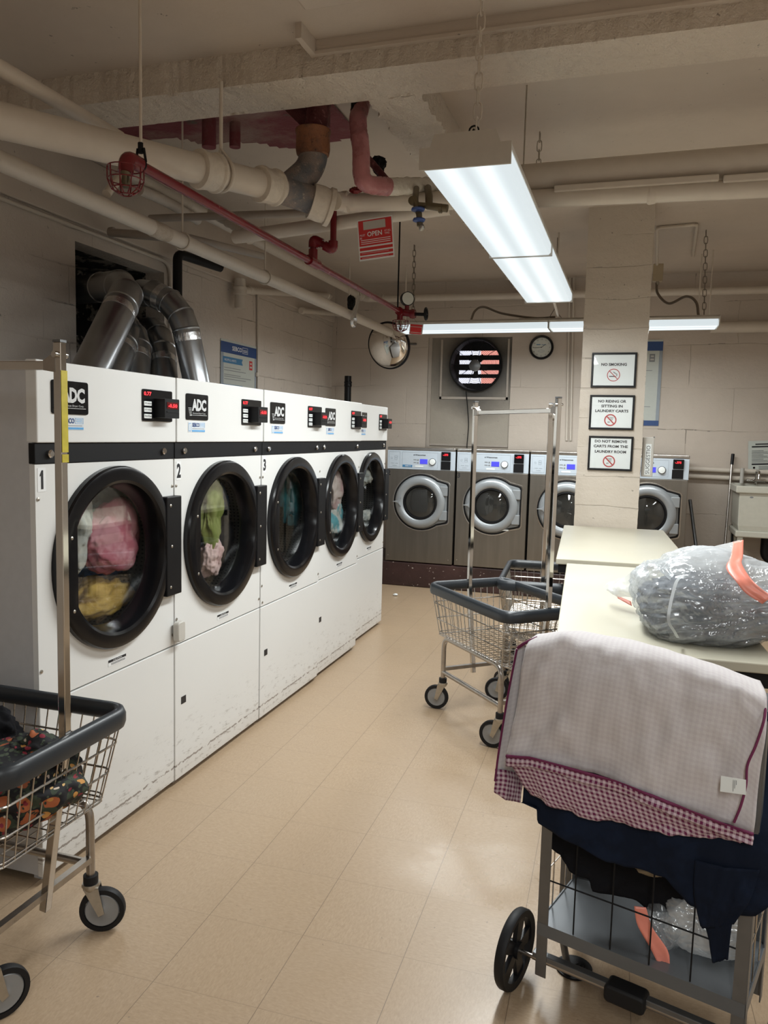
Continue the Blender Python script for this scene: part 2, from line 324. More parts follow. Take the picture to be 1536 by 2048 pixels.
# ---------------------------------------------------------------- mesh helpers
class MB:
    def __init__(s): s.v = []; s.f = []; s.uv = None
    def add(s, vs, fs):
        o = len(s.v); s.v += [tuple(v) for v in vs]; s.f += [tuple(i+o for i in f) for f in fs]; return s
    def box(s, x0, x1, y0, y1, z0, z1, m=None):
        vs = [Vector((x, y, z)) for z in (z0, z1) for y in (y0, y1) for x in (x0, x1)]
        if m: vs = [m @ v for v in vs]
        return s.add(vs, [(0, 2, 3, 1), (4, 5, 7, 6), (0, 1, 5, 4), (2, 6, 7, 3), (0, 4, 6, 2), (1, 3, 7, 5)])
    def tube(s, pts, r, n=12, caps=True, rs=None, closed=False, m=None, sq=False):
        P = [Vector(p) for p in pts]; k = len(P); vs = []; fs = []
        up = None
        for i in range(k):
            if closed: d = (P[(i+1) % k]-P[i-1])
            else: d = (P[min(i+1, k-1)]-P[max(i-1, 0)])
            d.normalize()
            if up is None:
                up = Vector((0, 0, 1)) if abs(d.z) < .9 else Vector((1, 0, 0))
            a = d.cross(up)
            if a.length < 1e-6: a = d.orthogonal()
            a.normalize(); b = a.cross(d).normalized(); up = b
            rr = rs[i] if rs else r
            f = 1.0
            if 0 < i < k-1 or closed:
                d1 = (P[i]-P[i-1]).normalized(); d2 = (P[(i+1) % k]-P[i]).normalized()
                f = 1/max(.6, math.sqrt(max(0.01, (1+d1.dot(d2))/2)))
            for j in range(n):
                t = 2*PI*(j+(.5 if sq else 0))/n
                vs.append(P[i]+a*math.cos(t)*rr*f+b*math.sin(t)*rr)
        for i in range(k if closed else k-1):
            for j in range(n):
                i2 = (i+1) % k
                fs.append((i*n+j, i*n+(j+1) % n, i2*n+(j+1) % n, i2*n+j))
        if caps and not closed:
            fs.append(tuple(range(n-1, -1, -1))); fs.append(tuple((k-1)*n+j for j in range(n)))
        if m: vs = [m @ v for v in vs]
        return s.add(vs, fs)
    def cyl(s, a, b, r, n=20, r2=None): return s.tube([a, b], r, n, rs=[r, r if r2 is None else r2])
    def lathe(s, prof, n=40, m=None, closed=False, clampx=None, cap0=True, cap1=True):
        """prof: (radius, height) about local z"""
        k = len(prof); vs = []; fs = []
        for i, (r, h) in enumerate(prof):
            for j in range(n):
                t = 2*PI*j/n; x = r*math.cos(t); y = r*math.sin(t)
                if clampx and clampx[i] is not None and x < clampx[i]: x = clampx[i]
                vs.append(Vector((x, y, h)))
        for i in range(k if closed else k-1):
            for j in range(n):
                i2 = (i+1) % k; fs.append((i*n+j, i*n+(j+1) % n, i2*n+(j+1) % n, i2*n+j))
        if not closed:
            if cap0 and prof[0][0] > 1e-6: fs.append(tuple(range(n-1, -1, -1)))
            if cap1 and prof[-1][0] > 1e-6: fs.append(tuple((k-1)*n+j for j in range(n)))
        if m: vs = [m @ v for v in vs]
        return s.add(vs, fs)
    def prism(s, poly, y0, y1, m=None):
        """polygon in x,z pushed from y0 to y1"""
        k = len(poly); vs = [Vector((x, y0, z)) for x, z in poly]+[Vector((x, y1, z)) for x, z in poly]
        fs = [tuple(range(k)), tuple(range(2*k-1, k-1, -1))]+[(i, i+k, (i+1) % k+k, (i+1) % k) for i in range(k)]
        if m: vs = [m @ v for v in vs]
        return s.add(vs, fs)
    def plate_hole(s, x0, x1, z0, z1, cx, cz, r, y0, y1, n=48, m=None):
        """upright plate with a round hole, y0 front to y1 back"""
        outer = []; inner = []
        for j in range(n):
            t = 2*PI*(j+.5)/n; dx, dz = math.cos(t), math.sin(t)
            k = min((x1-cx)/dx if dx > 0 else (x0-cx)/dx, (z1-cz)/dz if dz > 0 else (z0-cz)/dz)
            outer.append((cx+dx*k, cz+dz*k)); inner.append((cx+dx*r, cz+dz*r))
        # snap nearest outer points to the corners
        for q in ((x0, z0), (x0, z1), (x1, z0), (x1, z1)):
            i = min(range(n), key=lambda i: (outer[i][0]-q[0])**2+(outer[i][1]-q[1])**2); outer[i] = q
        vs = [Vector((a, y, b)) for y in (y0, y1) for L in (outer, inner) for a, b in L]
        fs = []
        for j in range(n):
            k = (j+1) % n
            fs += [(j, k, n+k, n+j), (2*n+j, 3*n+j, 3*n+k, 2*n+k), (n+j, n+k, 3*n+k, 3*n+j), (j, 2*n+j, 2*n+k, k)]
        if m: vs = [m @ v for v in vs]
        return s.add(vs, fs)
    def build(s, name, mat, parent=None, smooth=True, bevel=0, seg=2, sub=0, solid=0, uv=None, ang=40):
        me = bpy.data.meshes.new(name); me.from_pydata(s.v, [], s.f)
        bm = bmesh.new(); bm.from_mesh(me); bmesh.ops.recalc_face_normals(bm, faces=bm.faces); bm.to_mesh(me); bm.free()
        if uv:
            L = me.uv_layers.new(name='UVMap')
            for lp in me.loops: L.data[lp.index].uv = uv[lp.vertex_index]
        me.materials.append(mat)
        o = bpy.data.objects.new(name, me); C.objects.link(o)
        if parent is not None: o.parent = parent
        if smooth:
            me.shade_smooth()
            try: me.set_sharp_from_angle(angle=math.radians(ang))
            except Exception: pass
        if bevel:
            b = o.modifiers.new('bevel', 'BEVEL'); b.width = bevel; b.segments = seg; b.limit_method = 'ANGLE'; b.angle_limit = math.radians(35); b.harden_normals = False
        if solid:
            b = o.modifiers.new('solid', 'SOLIDIFY'); b.thickness = solid; b.offset = 0
        if sub:
            b = o.modifiers.new('sub', 'SUBSURF'); b.levels = sub; b.render_levels = sub
        return o
def tag(o, label=None, cat=None, group=None, kind=None):
    if label: o['label'] = label
    if cat: o['category'] = cat
    if group: o['group'] = group
    if kind: o['kind'] = kind
    return o
def thing(name, label, cat, loc=(0, 0, 0), rz=0, group=None, kind=None):
    o = bpy.data.objects.new(name, None); C.objects.link(o); o.empty_display_size = .1
    o.location = loc; o.rotation_euler = (0, 0, rz); return tag(o, label, cat, group, kind)
def struct(o, label=None): return tag(o, label, None, None, 'structure')
def copy_tree(o, parent=None):
    c = o.copy(); C.objects.link(c)
    if parent is not None: c.parent = parent
    for ch in [x for x in bpy.data.objects if x.parent == o]: copy_tree(ch, c)
    return c
def RX(a): return Matrix.Rotation(a, 4, 'X')
def RY(a): return Matrix.Rotation(a, 4, 'Y')
def RZ(a): return Matrix.Rotation(a, 4, 'Z')
def TR(x, y, z): return Matrix.Translation((x, y, z))
FACE = RX(PI/2)      # lathe axis z -> points to -y (towards the viewer of a front)
def rbox(b, x0, x1, y0, y1, z0, z1, r=.01, n=4, m=None):
    """box whose front outline (x,z) has rounded corners"""
    poly = []
    for cx, cz, a0 in ((x1-r, z1-r, 0), (x0+r, z1-r, PI/2), (x0+r, z0+r, PI), (x1-r, z0+r, 1.5*PI)):
        for k in range(n+1):
            t = a0+PI/2*k/n; poly.append((cx+r*math.cos(t), cz+r*math.sin(t)))
    return b.prism(poly, y0, y1, m)
_TXT = {}
def letters(name, s, x, z, h, mat, parent, y=0.0, wdt=None, m=None, bold=.0, align='L', depth=.0006, slant=0):
    """raised lettering on a front facing -y; x,z lower left corner of the text box, h its height"""
    key = (s, bold, slant)
    if key not in _TXT:
        cu = bpy.data.curves.new('t', 'FONT'); cu.body = s; cu.size = 1; cu.offset = bold; cu.resolution_u = 2; cu.shear = slant
        ob = bpy.data.objects.new('t', cu); C.objects.link(ob)
        dg = bpy.context.evaluated_depsgraph_get(); me = ob.evaluated_get(dg).to_mesh()
        _TXT[key] = ([tuple(v.co) for v in me.vertices], [tuple(p.vertices) for p in me.polygons])
        bpy.data.objects.remove(ob); bpy.data.curves.remove(cu)
    vs, fs = _TXT[key]
    x0 = min(v[0] for v in vs); x1 = max(v[0] for v in vs); z0 = min(v[1] for v in vs); z1 = max(v[1] for v in vs)
    k = h/(z1-z0); kx = (wdt/(x1-x0)) if wdt else k
    ox = x if align == 'L' else x-(x1-x0)*kx/2 if align == 'C' else x-(x1-x0)*kx
    b = MB(); pts = [Vector((ox+(a-x0)*kx, y-depth, z+(c-z0)*k)) for a, c, _ in vs]
    if m: pts = [m @ p for p in pts]
    b.add(pts, fs); return b.build(name, mat, parent, smooth=False)
def arc(c, r, a0, a1, n, plane='xz'):
    out = []
    for i in range(n+1):
        t = a0+(a1-a0)*i/n; u, v = r*math.cos(t), r*math.sin(t)
        out.append(Vector(c)+Vector({'xz': (u, 0, v), 'yz': (0, u, v), 'xy': (u, v, 0)}[plane]))
    return out
def bend(pts, r=.05, n=5):
    """polyline with rounded corners"""
    P = [Vector(p) for p in pts]; out = [P[0]]
    for i in range(1, len(P)-1):
        a = (P[i-1]-P[i]); b = (P[i+1]-P[i]); k = min(r, a.length*.49, b.length*.49); a = P[i]+a.normalized()*k; b_ = P[i]+b.normalized()*k
        for j in range(n+1):
            t = j/n; out.append(a*(1-t)**2+P[i]*2*t*(1-t)+b_*t*t)
    out.append(P[-1]); return out
def spline(pts, n=8):
    P = [Vector(p) for p in pts]; Q = [P[0]*2-P[1]]+P+[P[-1]*2-P[-2]]; out = []
    for i in range(1, len(Q)-2):
        for j in range(n):
            t = j/n; a, b, c, d = Q[i-1], Q[i], Q[i+1], Q[i+2]
            out.append(.5*((2*b)+(c-a)*t+(2*a-5*b+4*c-d)*t*t+(3*b-a-3*c+d)*t**3))
    out.append(P[-1]); return out
def ring_profile(R, w, h): return [(R, 0), (R, h), (R-w, h), (R-w, 0)]
def annulus(b, R, r, y0, y1, cx, cz, n=48):
    return b.lathe([(R, -y1), (R, -y0), (r, -y0), (r, -y1)], n, TR(cx, 0, cz) @ RX(PI/2) @ Matrix.Scale(1, 4), closed=True)
def chain(name, a, b, label, group=None, mat='zinc', lw=.011, pitch=.034, r=.0028):
    a = Vector(a); b = Vector(b); d = b-a; k = max(2, int(d.length/pitch)); m = MB(); u = d.normalized()
    q = u.to_track_quat('Z', 'Y').to_matrix().to_4x4()
    for i in range(k):
        c = a+d*((i+.5)/k); L = pitch*.62; pts = []
        for j in range(12):
            t = 2*PI*j/12; pts.append(Vector((lw*math.cos(t), 0, (L-lw)*(1 if math.sin(t) > 0 else -1)*(abs(math.sin(t)) > .01)+lw*math.sin(t))))
        m.tube(pts, r, 6, closed=True, m=Matrix.Translation(c) @ q @ RZ(PI/2*(i % 2)))
    o = m.build(name, M[mat]); return tag(o, label, 'chain', group)
def crumple(name, mat, dims, seed, parent=None, loc=(0, 0, 0), amp=.35, sub=5, fold=2.2):
    bm = bmesh.new(); bmesh.ops.create_icosphere(bm, subdivisions=sub, radius=1)
    off = Vector((seed*7.3, seed*3.1, seed*5.7))
    for v in bm.verts:
        p = v.co.copy(); n1 = noise.noise(p*fold*.6+off); n2 = 1-abs(noise.noise(p*fold+off*1.3))*2; n3 = 1-abs(noise.noise(p*fold*2.3+off*.7))*2
        k = 1+amp*(n1*1.1+n2*.45+n3*.2-.35); v.co = p*k
    me = bpy.data.meshes.new(name); bm.to_mesh(me); bm.free(); me.materials.append(mat); me.shade_smooth()
    me.transform(Matrix.Diagonal((dims[0], dims[1], dims[2], 1)))
    o = bpy.data.objects.new(name, me); C.objects.link(o); o.location = loc
    if parent is not None: o.parent = parent
    return o

# ---------------------------------------------------------------- room shell
XL, XR, YB, YF, ZC = -3.17, 2.4, 8.0, -3.2, 3.03
struct(MB().box(XL-.6, XR+.2, YF-.2, YB+.6, -.1, 0).build('floor', M['floor'], smooth=False))
struct(MB().box(XL-.6, XR+.2, YF-.2, YB+.6, ZC, ZC+.15).build('ceiling', M['ceil'], smooth=False))
# left wall with the square flue opening above the dryers
OY0, OY1, OZ0, OZ1 = 3.90, 4.81, 1.80, 2.54
b = MB(); b.box(XL-.15, XL, YF-.2, OY0, 0, ZC); b.box(XL-.15, XL, OY1, YB+.15, 0, ZC); b.box(XL-.15, XL, OY0, OY1, 0, OZ0); b.box(XL-.15, XL, OY0, OY1, OZ1, ZC)
struct(b.build('wall_left', M['wall_left'], smooth=False))
def dark_area():  # near-black base colour with paler blotches in horizontal bands
    n = NT('dark_brick_recess'); p = n.pos(); k = n.noise(p, 7, 6, .7)
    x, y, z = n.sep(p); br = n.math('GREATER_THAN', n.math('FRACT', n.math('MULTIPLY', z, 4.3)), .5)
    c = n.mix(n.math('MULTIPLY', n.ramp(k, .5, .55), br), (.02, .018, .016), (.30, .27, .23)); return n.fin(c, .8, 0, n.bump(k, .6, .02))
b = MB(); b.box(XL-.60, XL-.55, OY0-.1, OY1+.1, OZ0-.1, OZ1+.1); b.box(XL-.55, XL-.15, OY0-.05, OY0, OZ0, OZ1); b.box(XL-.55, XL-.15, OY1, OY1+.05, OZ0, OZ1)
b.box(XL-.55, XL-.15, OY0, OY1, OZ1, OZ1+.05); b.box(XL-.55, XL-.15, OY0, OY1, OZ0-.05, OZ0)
struct(b.build('flue_recess', dark_area(), smooth=False), 'dark recess in the left wall that swallows the dryer ducts')
# back wall with the shallow boarded window bay and fan hole
FX, FZ = -1.583, 2.19
b = MB(); b.box(XL, -2.09, YB, YB+.15, 0, ZC); b.box(-1.22, XR, YB, YB+.15, 0, ZC); b.box(-2.09, -1.22, YB, YB+.15, 0, 1.34); b.box(-2.09, -1.22, YB, YB+.15, 2.47, ZC)
struct(b.build('wall_back', M['wall_back'], smooth=False))
struct(MB().box(XR, XR+.15, YF-.2, YB+.15, 0, ZC).build('wall_right', M['wall_left'], smooth=False))
struct(MB().box(XL, XR, YF-.15, YF, 0, ZC).build('wall_front', M['wall_back'], smooth=False))
# beams
def rough_beam(name, x0, x1, y0, y1, z0, axis, nseg, mat=M['beam']):
    """beam whose lower edges are ragged with thick paint"""
    b = MB(); L = (x1-x0) if axis == 'x' else (y1-y0); k = nseg; prof = 10
    vs = []; 
    for i in range(k+1):
        t = i/k
        for j in range(prof):
            s = j/(prof-1)
            jag = .022*noise.noise(Vector((t*L*7, j*3.1, 2)))+.016*noise.noise(Vector((t*L*31, j*1.7, 5)))
            if axis == 'x': yy = y0+(y1-y0)*s; q = (x0+L*t, yy+(jag if j in (0, 1, prof-2, prof-1) else 0), z0+.35*jag)
            else: xx = x0+(x1-x0)*s; q = (xx+(jag if j in (0, 1, prof-2, prof-1) else 0), y0+L*t, z0+.35*jag)
            vs.append(q)
        if axis == 'x': vs += [(x0+L*t, y1, ZC), (x0+L*t, y0, ZC)]
        else: vs += [(x1, y0+L*t, ZC), (x0, y0+L*t, ZC)]
    n = prof+2; fs = []
    for i in range(k):
        for j in range(n): fs.append((i*n+j, i*n+(j+1) % n, (i+1)*n+(j+1) % n, (i+1)*n+j))
    fs.append(tuple(range(n))); fs.append(tuple(k*n+j for j in range(n)))
    b.add(vs, fs); return struct(b.build(name, mat, ang=50))
o = rough_beam('ceiling_beam', XL, XR, 3.06, 3.335, 2.9, 'x', 900); o['label'] = 'rough painted concrete beam crossing the ceiling'
o = rough_beam('ceiling_beam', -1.176, -.933, 3.335, YB, 2.9, 'y', 300); o['label'] = 'narrower beam running back from the rough cross beam'
b = MB(); b.box(-1.30, XR, 3.035, 3.062, 2.972, 2.985); b.box(-1.30, XR, 3.045, 3.062, 2.985, ZC); b.box(-1.325, -1.30, 2.90, 3.062, 2.972, ZC)
struct(b.build('trim_1', M['ceil'], smooth=False), 'thin painted moulding along the near face of the cross beam')
b = MB(); p0, p1 = at(570, -30, Z=2.97), at(715, 25, Z=2.97)
b.box(p0.x, p1.x+.05, 2.35, 2.72, 2.965, ZC-.001); struct(b.build('trim_2', M['ceil'], smooth=False, bevel=.01), 'low boxed-out patch on the ceiling')
# stained underside of the slab behind the beam
b = MB(); k = 60; vs = []
for i in range(k+1):
    for j in range(31):
        x = -2.75+1.30*i/k; y = 3.34+1.0*j/30; e = .25*noise.noise(Vector((x*2, y*2, 0)))
        vs.append((x, y, ZC-.006-.02*abs(noise.noise(Vector((x*6, y*6, 1))))))
fs = [(i*31+j, i*31+j+1, (i+1)*31+j+1, (i+1)*31+j) for i in range(k) for j in range(30)
      if (vs[i*31+j][1]-3.34)+.5*noise.noise(Vector((vs[i*31+j][0]*2.5, vs[i*31+j][1]*2.5, 7)))-.15*math.sin(vs[i*31+j][0]*3) < .62]
b.add(vs, fs); struct(b.build('slab_patch', M['pink_slab']), 'dark red stained patch of slab behind the beam')
# pillar
PX0, PX1, PY0, PY1 = -.372, .056, 5.63, 6.03
b = MB(); k = 60; vs = []
def pj(z, a): return .006*noise.noise(Vector((a*5, z*6, 1)))+.004*noise.noise(Vector((a*3, z*30, 4)))
n_ = 24
for i in range(k*2+1):
    z = ZC*i/(k*2); zz = (z/.205) % 1; groove = -.006*max(0, 1-min(zz, 1-zz)*14)
    per = []
    for j in range(n_):
        t = j/n_*4; s = int(t); u = t-s
        q = [(PX0+(PX1-PX0)*u, PY0), (PX1, PY0+(PY1-PY0)*u), (PX1-(PX1-PX0)*u, PY1), (PX0, PY1-(PY1-PY0)*u)][s]
        cx, cy = (PX0+PX1)/2, (PY0+PY1)/2; d = Vector((q[0]-cx, q[1]-cy)).normalized(); e = pj(z, j)+groove*.6
        vs.append((q[0]+d.x*e, q[1]+d.y*e, z))
fs = [(i*n_+j, i*n_+(j+1) % n_, (i+1)*n_+(j+1) % n_, (i+1)*n_+j) for i in range(k*2) for j in range(n_)]
b.add(vs, fs); struct(b.build('pillar', M['pillar'], ang=50), 'cream painted block pillar carrying three framed notices')
# raised kerb under the washers
struct(MB().box(-2.95, .55, 7.15, 7.95, 0, .235).build('plinth', M['plinth'], smooth=False, bevel=.012), 'dark red painted plinth the washers stand on')
# lintel ledge on the left wall
struct(MB().box(XL, XL+.03, YF, YB, 2.64, ZC).build('trim_3', M['ceil'], smooth=False, bevel=.008), 'shallow band where the upper left wall steps out')

# ---------------------------------------------------------------- fluorescent fixtures
def fixture(label, loc, rz, watt=LAMP_W, n=2, W=.28, H=.098, name='fluorescent_light', group=None):
    t = thing(name, label, 'ceiling light', loc, rz, group); L = 1.235
    for i in range(n):
        x0 = (i-n/2)*L; x1 = x0+L
        w = W/2; body = [(-w, .045), (w, .045), (w, .058), (w*.74, .064), (w*.64, H), (-w*.64, H), (-w*.74, .064), (-w, .058)]
        b = MB(); m = Matrix(((0, 1, 0, 0), (1, 0, 0, 0), (0, 0, 1, 0), (0, 0, 0, 1)))
        b.prism([(-w, .044), (w, .044), (w, .060), (-w, .060)], x0+.006, x1-.006, m); b.prism([(-w*.76, .060), (w*.76, .060), (w*.66, H), (-w*.66, H)], x0+.006, x1-.006, m); b.build('housing', M['lampbody'], t, smooth=False)
        b = MB(); b.prism([(-w+.012, 0), (w-.012, 0), (w-.003, .01), (w-.003, .045), (-w+.003, .045), (-w+.003, .01)], x0+.012, x1-.012, m)
        b.build('lens', M['lens'], t, smooth=False)
        for xe in (x0-.002, x1-.006):
            b = MB(); b.prism([(-w-.002, -.003), (w+.002, -.003), (w+.002, .062), (-w-.002, .062)], xe, xe+.008, m); b.prism([(-w*.78, .062), (w*.78, .062), (w*.68, H+.002), (-w*.68, H+.002)], xe, xe+.008, m)
            b.build('end_cap', M['lampbody'], t, smooth=False)
        lp = lamp('fluorescent_tube_light', (0, 0, 0), L-.04, W-.03, watt); lp.parent = t; lp.location = (x0+L/2, 0, -.012)
    return t
fixture('long two-section fluorescent fixture hanging nearest the camera under the beam', (-.535, 3.642, 2.28), PI/2)
fixture('fluorescent fixture hanging across the room in front of the back wall', (-.68, 6.40, 2.318), 0, LAMP_W*.8, H=.08)
fixture('fluorescent fixture over the aisle behind the photographer', (.2, -1.3, 2.35), PI/2, LAMP_W*.8)
fixture('fluorescent fixture above the front right part of the room', (1.55, 2.2, 2.60), PI/2, LAMP_W*.55)
chain('light_chain', (-.535, 2.58, 2.39), (-.535, 2.58, ZC), 'painted chain holding the near end of the long fixture', mat='pipe', lw=.013, pitch=.045)
chain('light_chain', (-.545, 4.22, 2.39), (-.545, 4.22, ZC), 'painted chain holding the far end of the long fixture', mat='zinc', lw=.012, pitch=.045)
o = MB().tube([(-.54, 3.66, 2.395), (-.54, 3.66, ZC)], .0035, 8).build('light_cord', M['zinc']); tag(o, 'thin beaded cord above the middle of the long fixture', 'cord'); o.name = 'beaded_cord'
chain('light_chain', at(826, 636, Y=6.4), at(829, 486, Y=6.4).xy.to_3d()+Vector((0, 0, ZC)), 'rusty chain at the left end of the back fixture', mat='cable', lw=.013, pitch=.045, r=.003)
chain('light_chain', at(1408, 632, Y=6.4), at(1412, 465, Y=6.4).xy.to_3d()+Vector((0, 0, ZC)), 'rusty chain at the right end of the back fixture', mat='cable', lw=.013, pitch=.045, r=.003)
q = at(948, 262, Y=2.58); b = MB(); 
for k in range(3): b.tube(arc((q.x+.004*k, q.y, q.z-.012*k), .016, 0, 2*PI, 12, 'xz')[:-1] if k % 2 == 0 else arc((q.x, q.y, q.z-.012*k), .016, 0, 2*PI, 12, 'yz')[:-1], .003, 6, closed=True)
b.tube([q+Vector((0, 0, -.03)), q+Vector((0, 0, -.12))], .003, 6); tag(b.build('chain_hook', M['blackmatte']), 'dark S-hook joining the near chain to the long fixture', 'hook')

# ---------------------------------------------------------------- overhead pipes
def pipe(name, label, pts, r, mat, cat='pipe', rb=.12, n=24, group=None, cpl=(), cplmat=None, kind=None):
    t = thing(name, label, cat, tuple(pts[0]), 0, group, kind); o = Vector(pts[0])
    P = bend([Vector(p)-o for p in pts], rb, 6) if len(pts) > 2 else [Vector(p)-o for p in pts]
    MB().tube(P, r, n).build('pipe_run', M[mat], t)
    for a, d, L, k in cpl:      # couplings: point, direction, length, radius factor
        a = Vector(a)-o; d = Vector(d).normalized(); b = MB(); q = d.to_track_quat('Z', 'Y').to_matrix().to_4x4()
        R = r*k; b.lathe([(r*.98, -L/2-.006), (R*.97, -L/2), (R, -L/2+.012), (R*.93, -L/2+.03), (R*.93, L/2-.02), (R*1.02, L/2-.012), (R*1.0, L/2), (r*.98, L/2+.004)], n, Matrix.Translation(a) @ q)
        b.build('coupling', M[cplmat or mat], t)
    return t
# A: large soil stack line crossing diagonally, with hubs
S0 = at(-60, 226, Y=2.05); S1 = at(415, 335, Y=2.98); S2 = at(560, 378, Y=3.32); SC = at(656, 412, Y=3.50)
SR = .058; dS = (S2-S0).normalized()
def on_line(p, q, px):
    lo, hi = 0.0, 1.0
    for _ in range(40):
        m_ = (lo+hi)/2
        if pix(p+(q-p)*m_)[0] < px: lo = m_
        else: hi = m_
    return p+(q-p)*lo
t = pipe('soil_pipe', 'large cream painted soil pipe with bell hubs slanting across at upper left', [S0, S2], SR, 'pipe', n=36,
         cpl=[(on_line(S0, S2, 415), dS, .10, 1.36), (on_line(S0, S2, 535), dS, .10, 1.36)], cplmat='pipe_lumpy')
# hanger strap round the big pipe
hp = on_line(S0, S2, 446); q = dS.to_track_quat('Z', 'Y').to_matrix().to_4x4()
b = MB(); b.tube([Matrix.Translation(hp) @ q @ Vector((SR*1.12*math.cos(a), SR*1.12*math.sin(a), 0)) for a in [2*PI*i/28 for i in range(28)]], .008, 8, closed=True)
tp = at(440, 225, Y=3.36); b.tube([(hp.x-.01, hp.y, hp.z+SR), (hp.x-.01, hp.y, hp.z+SR+.04), (hp.x-.01, hp.y, 2.90)], .008, 8)
b.tube([hp+Vector((-.03, 0, SR)), hp+Vector((-.01, 0, SR+.05)), hp+Vector((.03, 0, SR))], .007, 8)
tag(b.build('pipe_hanger', M['pipe']), 'cream ring hanger and rod holding the large soil pipe', 'pipe hanger')
# B: unpainted cast iron wye and offset riser
t = thing('drain_riser', 'grey and rusty cast iron drain with wye and offset bend, rising into the slab', 'pipe', tuple(S2)); o = S2
R0 = at(626, 290, Y=3.50); RT = Vector((R0.x+.012, R0.y+.06, ZC+.02)); W0 = at(600, 392, Y=3.42)
MB().tube([Vector(p)-o for p in bend([at(548, 374, Y=3.30), W0, SC], .02)], .063, 32).build('wye_body', M['castiron'], t)
MB().tube([Vector(p)-o for p in spline([at(566, 385, Y=3.36), at(590, 366, Y=3.42), at(615, 342, Y=3.48), at(626, 316, Y=3.5), R0], 8)], .066, 32).build('offset_bend', M['castiron'], t)
b = MB(); hub = [(.060, -.055), (.076, -.045), (.080, -.02), (.078, .045), (.083, .052), (.083, .065), (.06, .068)]
b.lathe(hub, 32, Matrix.Translation(R0-o+Vector((0, 0, .0)))); b.build('hub', M['rust'], t)
MB().tube([R0-o, RT-o], .054, 32).build('stack', M['castred'], t)
b = MB(); q = (SC-W0).normalized().to_track_quat('Z', 'Y').to_matrix().to_4x4()
b.lathe([(.05, -.045), (.079, -.045), (.082, .0), (.079, .03), (.088, .034), (.088, .055), (.05, .06)], 32, Matrix.Translation(at(640, 408, Y=3.48)-o) @ q); b.build('coupling', M['pipe_lumpy'], t)
# dark red bracing beside the riser, stained by the leak
b = MB(); g0, g1 = at(555, 205, Z=3.03), at(612, 262, Y=3.62)
b.prism([(g0.x, 3.028), (R0.x+.02, 3.028), (R0.x+.02, g1.z+.02), (g1.x, g1.z)], 3.60, 3.66); struct(b.build('slab_rib', M['castred'], smooth=False), 'dark red stained rib of slab beside the riser')
# short stubs in the stained bay
for (px, py, Y_, r_, L_, mt, lab) in ((418, 262, 3.62, .035, .18, 'pink_slab', 'dull pink pipe stub hanging from the stained slab, left one'), (470, 262, 3.70, .028, .16, 'pink_slab', 'dull pink pipe stub hanging from the stained slab, right one')):
    q = at(px, py, Y=Y_); o_ = MB().cyl((q.x, q.y, q.z-.08), (q.x, q.y, ZC), r_, 18).build('pipe_stub', M[mt]); tag(o_, lab, 'pipe')
# C: white wrapped run to the right of the wye (B-line) and the pipe below it
pipe('insulated_pipe', 'cream jacketed pipe running right from the cast iron wye', [at(668, 402, Y=3.52), at(700, 405, Y=3.66), at(875, 402, Y=3.80), at(1060, 398, Y=3.98), at(1536, 383, Y=3.98)+Vector((.9, 0, 0))], .043, 'pipe', rb=.05,
     cpl=[(at(690, 404, Y=3.6), (1, .1, 0), .03, 1.15), (at(1301, 389, Y=3.98), (1, 0, 0), .012, 1.04)])
pipe('insulated_pipe', 'long painted pipe passing just below the wye, sloping up to the right', [at(470, 474, Y=4.0), at(505, 470, Y=3.98), at(845, 422, Y=3.9), at(900, 415, Y=3.9)], .036, 'pipe', rb=.03)
pipe('steam_pipe', 'thick lagged pipe crossing the upper right behind the long fixture', [at(880, 374, Y=4.02), at(1040, 361, Y=4.02), at(1536, 320, Y=4.02)+Vector((.9, 0, 0))], .073, 'pipe', rb=.02, n=36)
b = MB(); p = at(1108, 380, Y=3.94); q = at(1438, 358, Y=3.94); b.box(p.x, q.x, 3.93, 3.99, p.z-.012, p.z+.02); tag(b.build('pipe_saddle', M['pipe'], smooth=False, bevel=.006), 'flat painted batten under the thick lagged pipe', 'pipe saddle')
b = MB(); p = at(1446, 360, Y=3.94); b.box(p.x, p.x+1.1, 3.93, 3.99, p.z-.014, p.z+.02); tag(b.build('pipe_saddle', M['pipe'], smooth=False, bevel=.006), 'flat painted batten at the far right under the lagged pipe', 'pipe saddle')
# D: pink wrapped drop
pts = [at(724, 206, Z=3.02), at(716, 240, Y=3.56), at(722, 300, Y=3.52), at(728, 362, Y=3.50), at(776, 374, Y=3.62)]
def wobble_tube(pts, r, seed, n=20, amp=.16):
    P = spline(pts, 14); return P, [r*(1+amp*noise.noise(Vector((i*.55, seed, 0)))) for i in range(len(P))]
t = thing('wrapped_pipe', 'pink plastic-wrapped pipe dropping from the slab and turning right', 'pipe', tuple(pts[0])); o = pts[0]
P, rs = wobble_tube(pts, .041, 3); MB().tube([p-o for p in P], .03, 20, rs=rs).build('pink_wrap', M['pinkwrap'], t)
P, rs = wobble_tube([at(775, 374, Y=3.62), at(830, 372, Y=3.75), at(890, 374, Y=3.9)], .040, 9); MB().tube([p-o for p in P], .03, 20, rs=rs).build('white_wrap', M['whitewrap'], t)
MB().cyl(at(716, 200, Y=3.58)-o+Vector((-.012, 0, .03)), at(716, 226, Y=3.57)-o+Vector((-.012, 0, 0)), .022, 16).build('collar', M['blackmatte'], t)
b = MB(); b.cyl(at(735, 316, Y=3.72), at(773, 360, Y=3.70), .017, 14); tag(b.build('pipe_brace', M['castred']), 'dark red inclined pipe behind the pink wrapped drop', 'pipe')
o_ = crumple('pipe_clamp', M['blackmatte'], (.035, .03, .045), 5, loc=at(757, 330, Y=3.8)); tag(o_, 'black clamp lump behind the pink wrapped pipe', 'clamp')
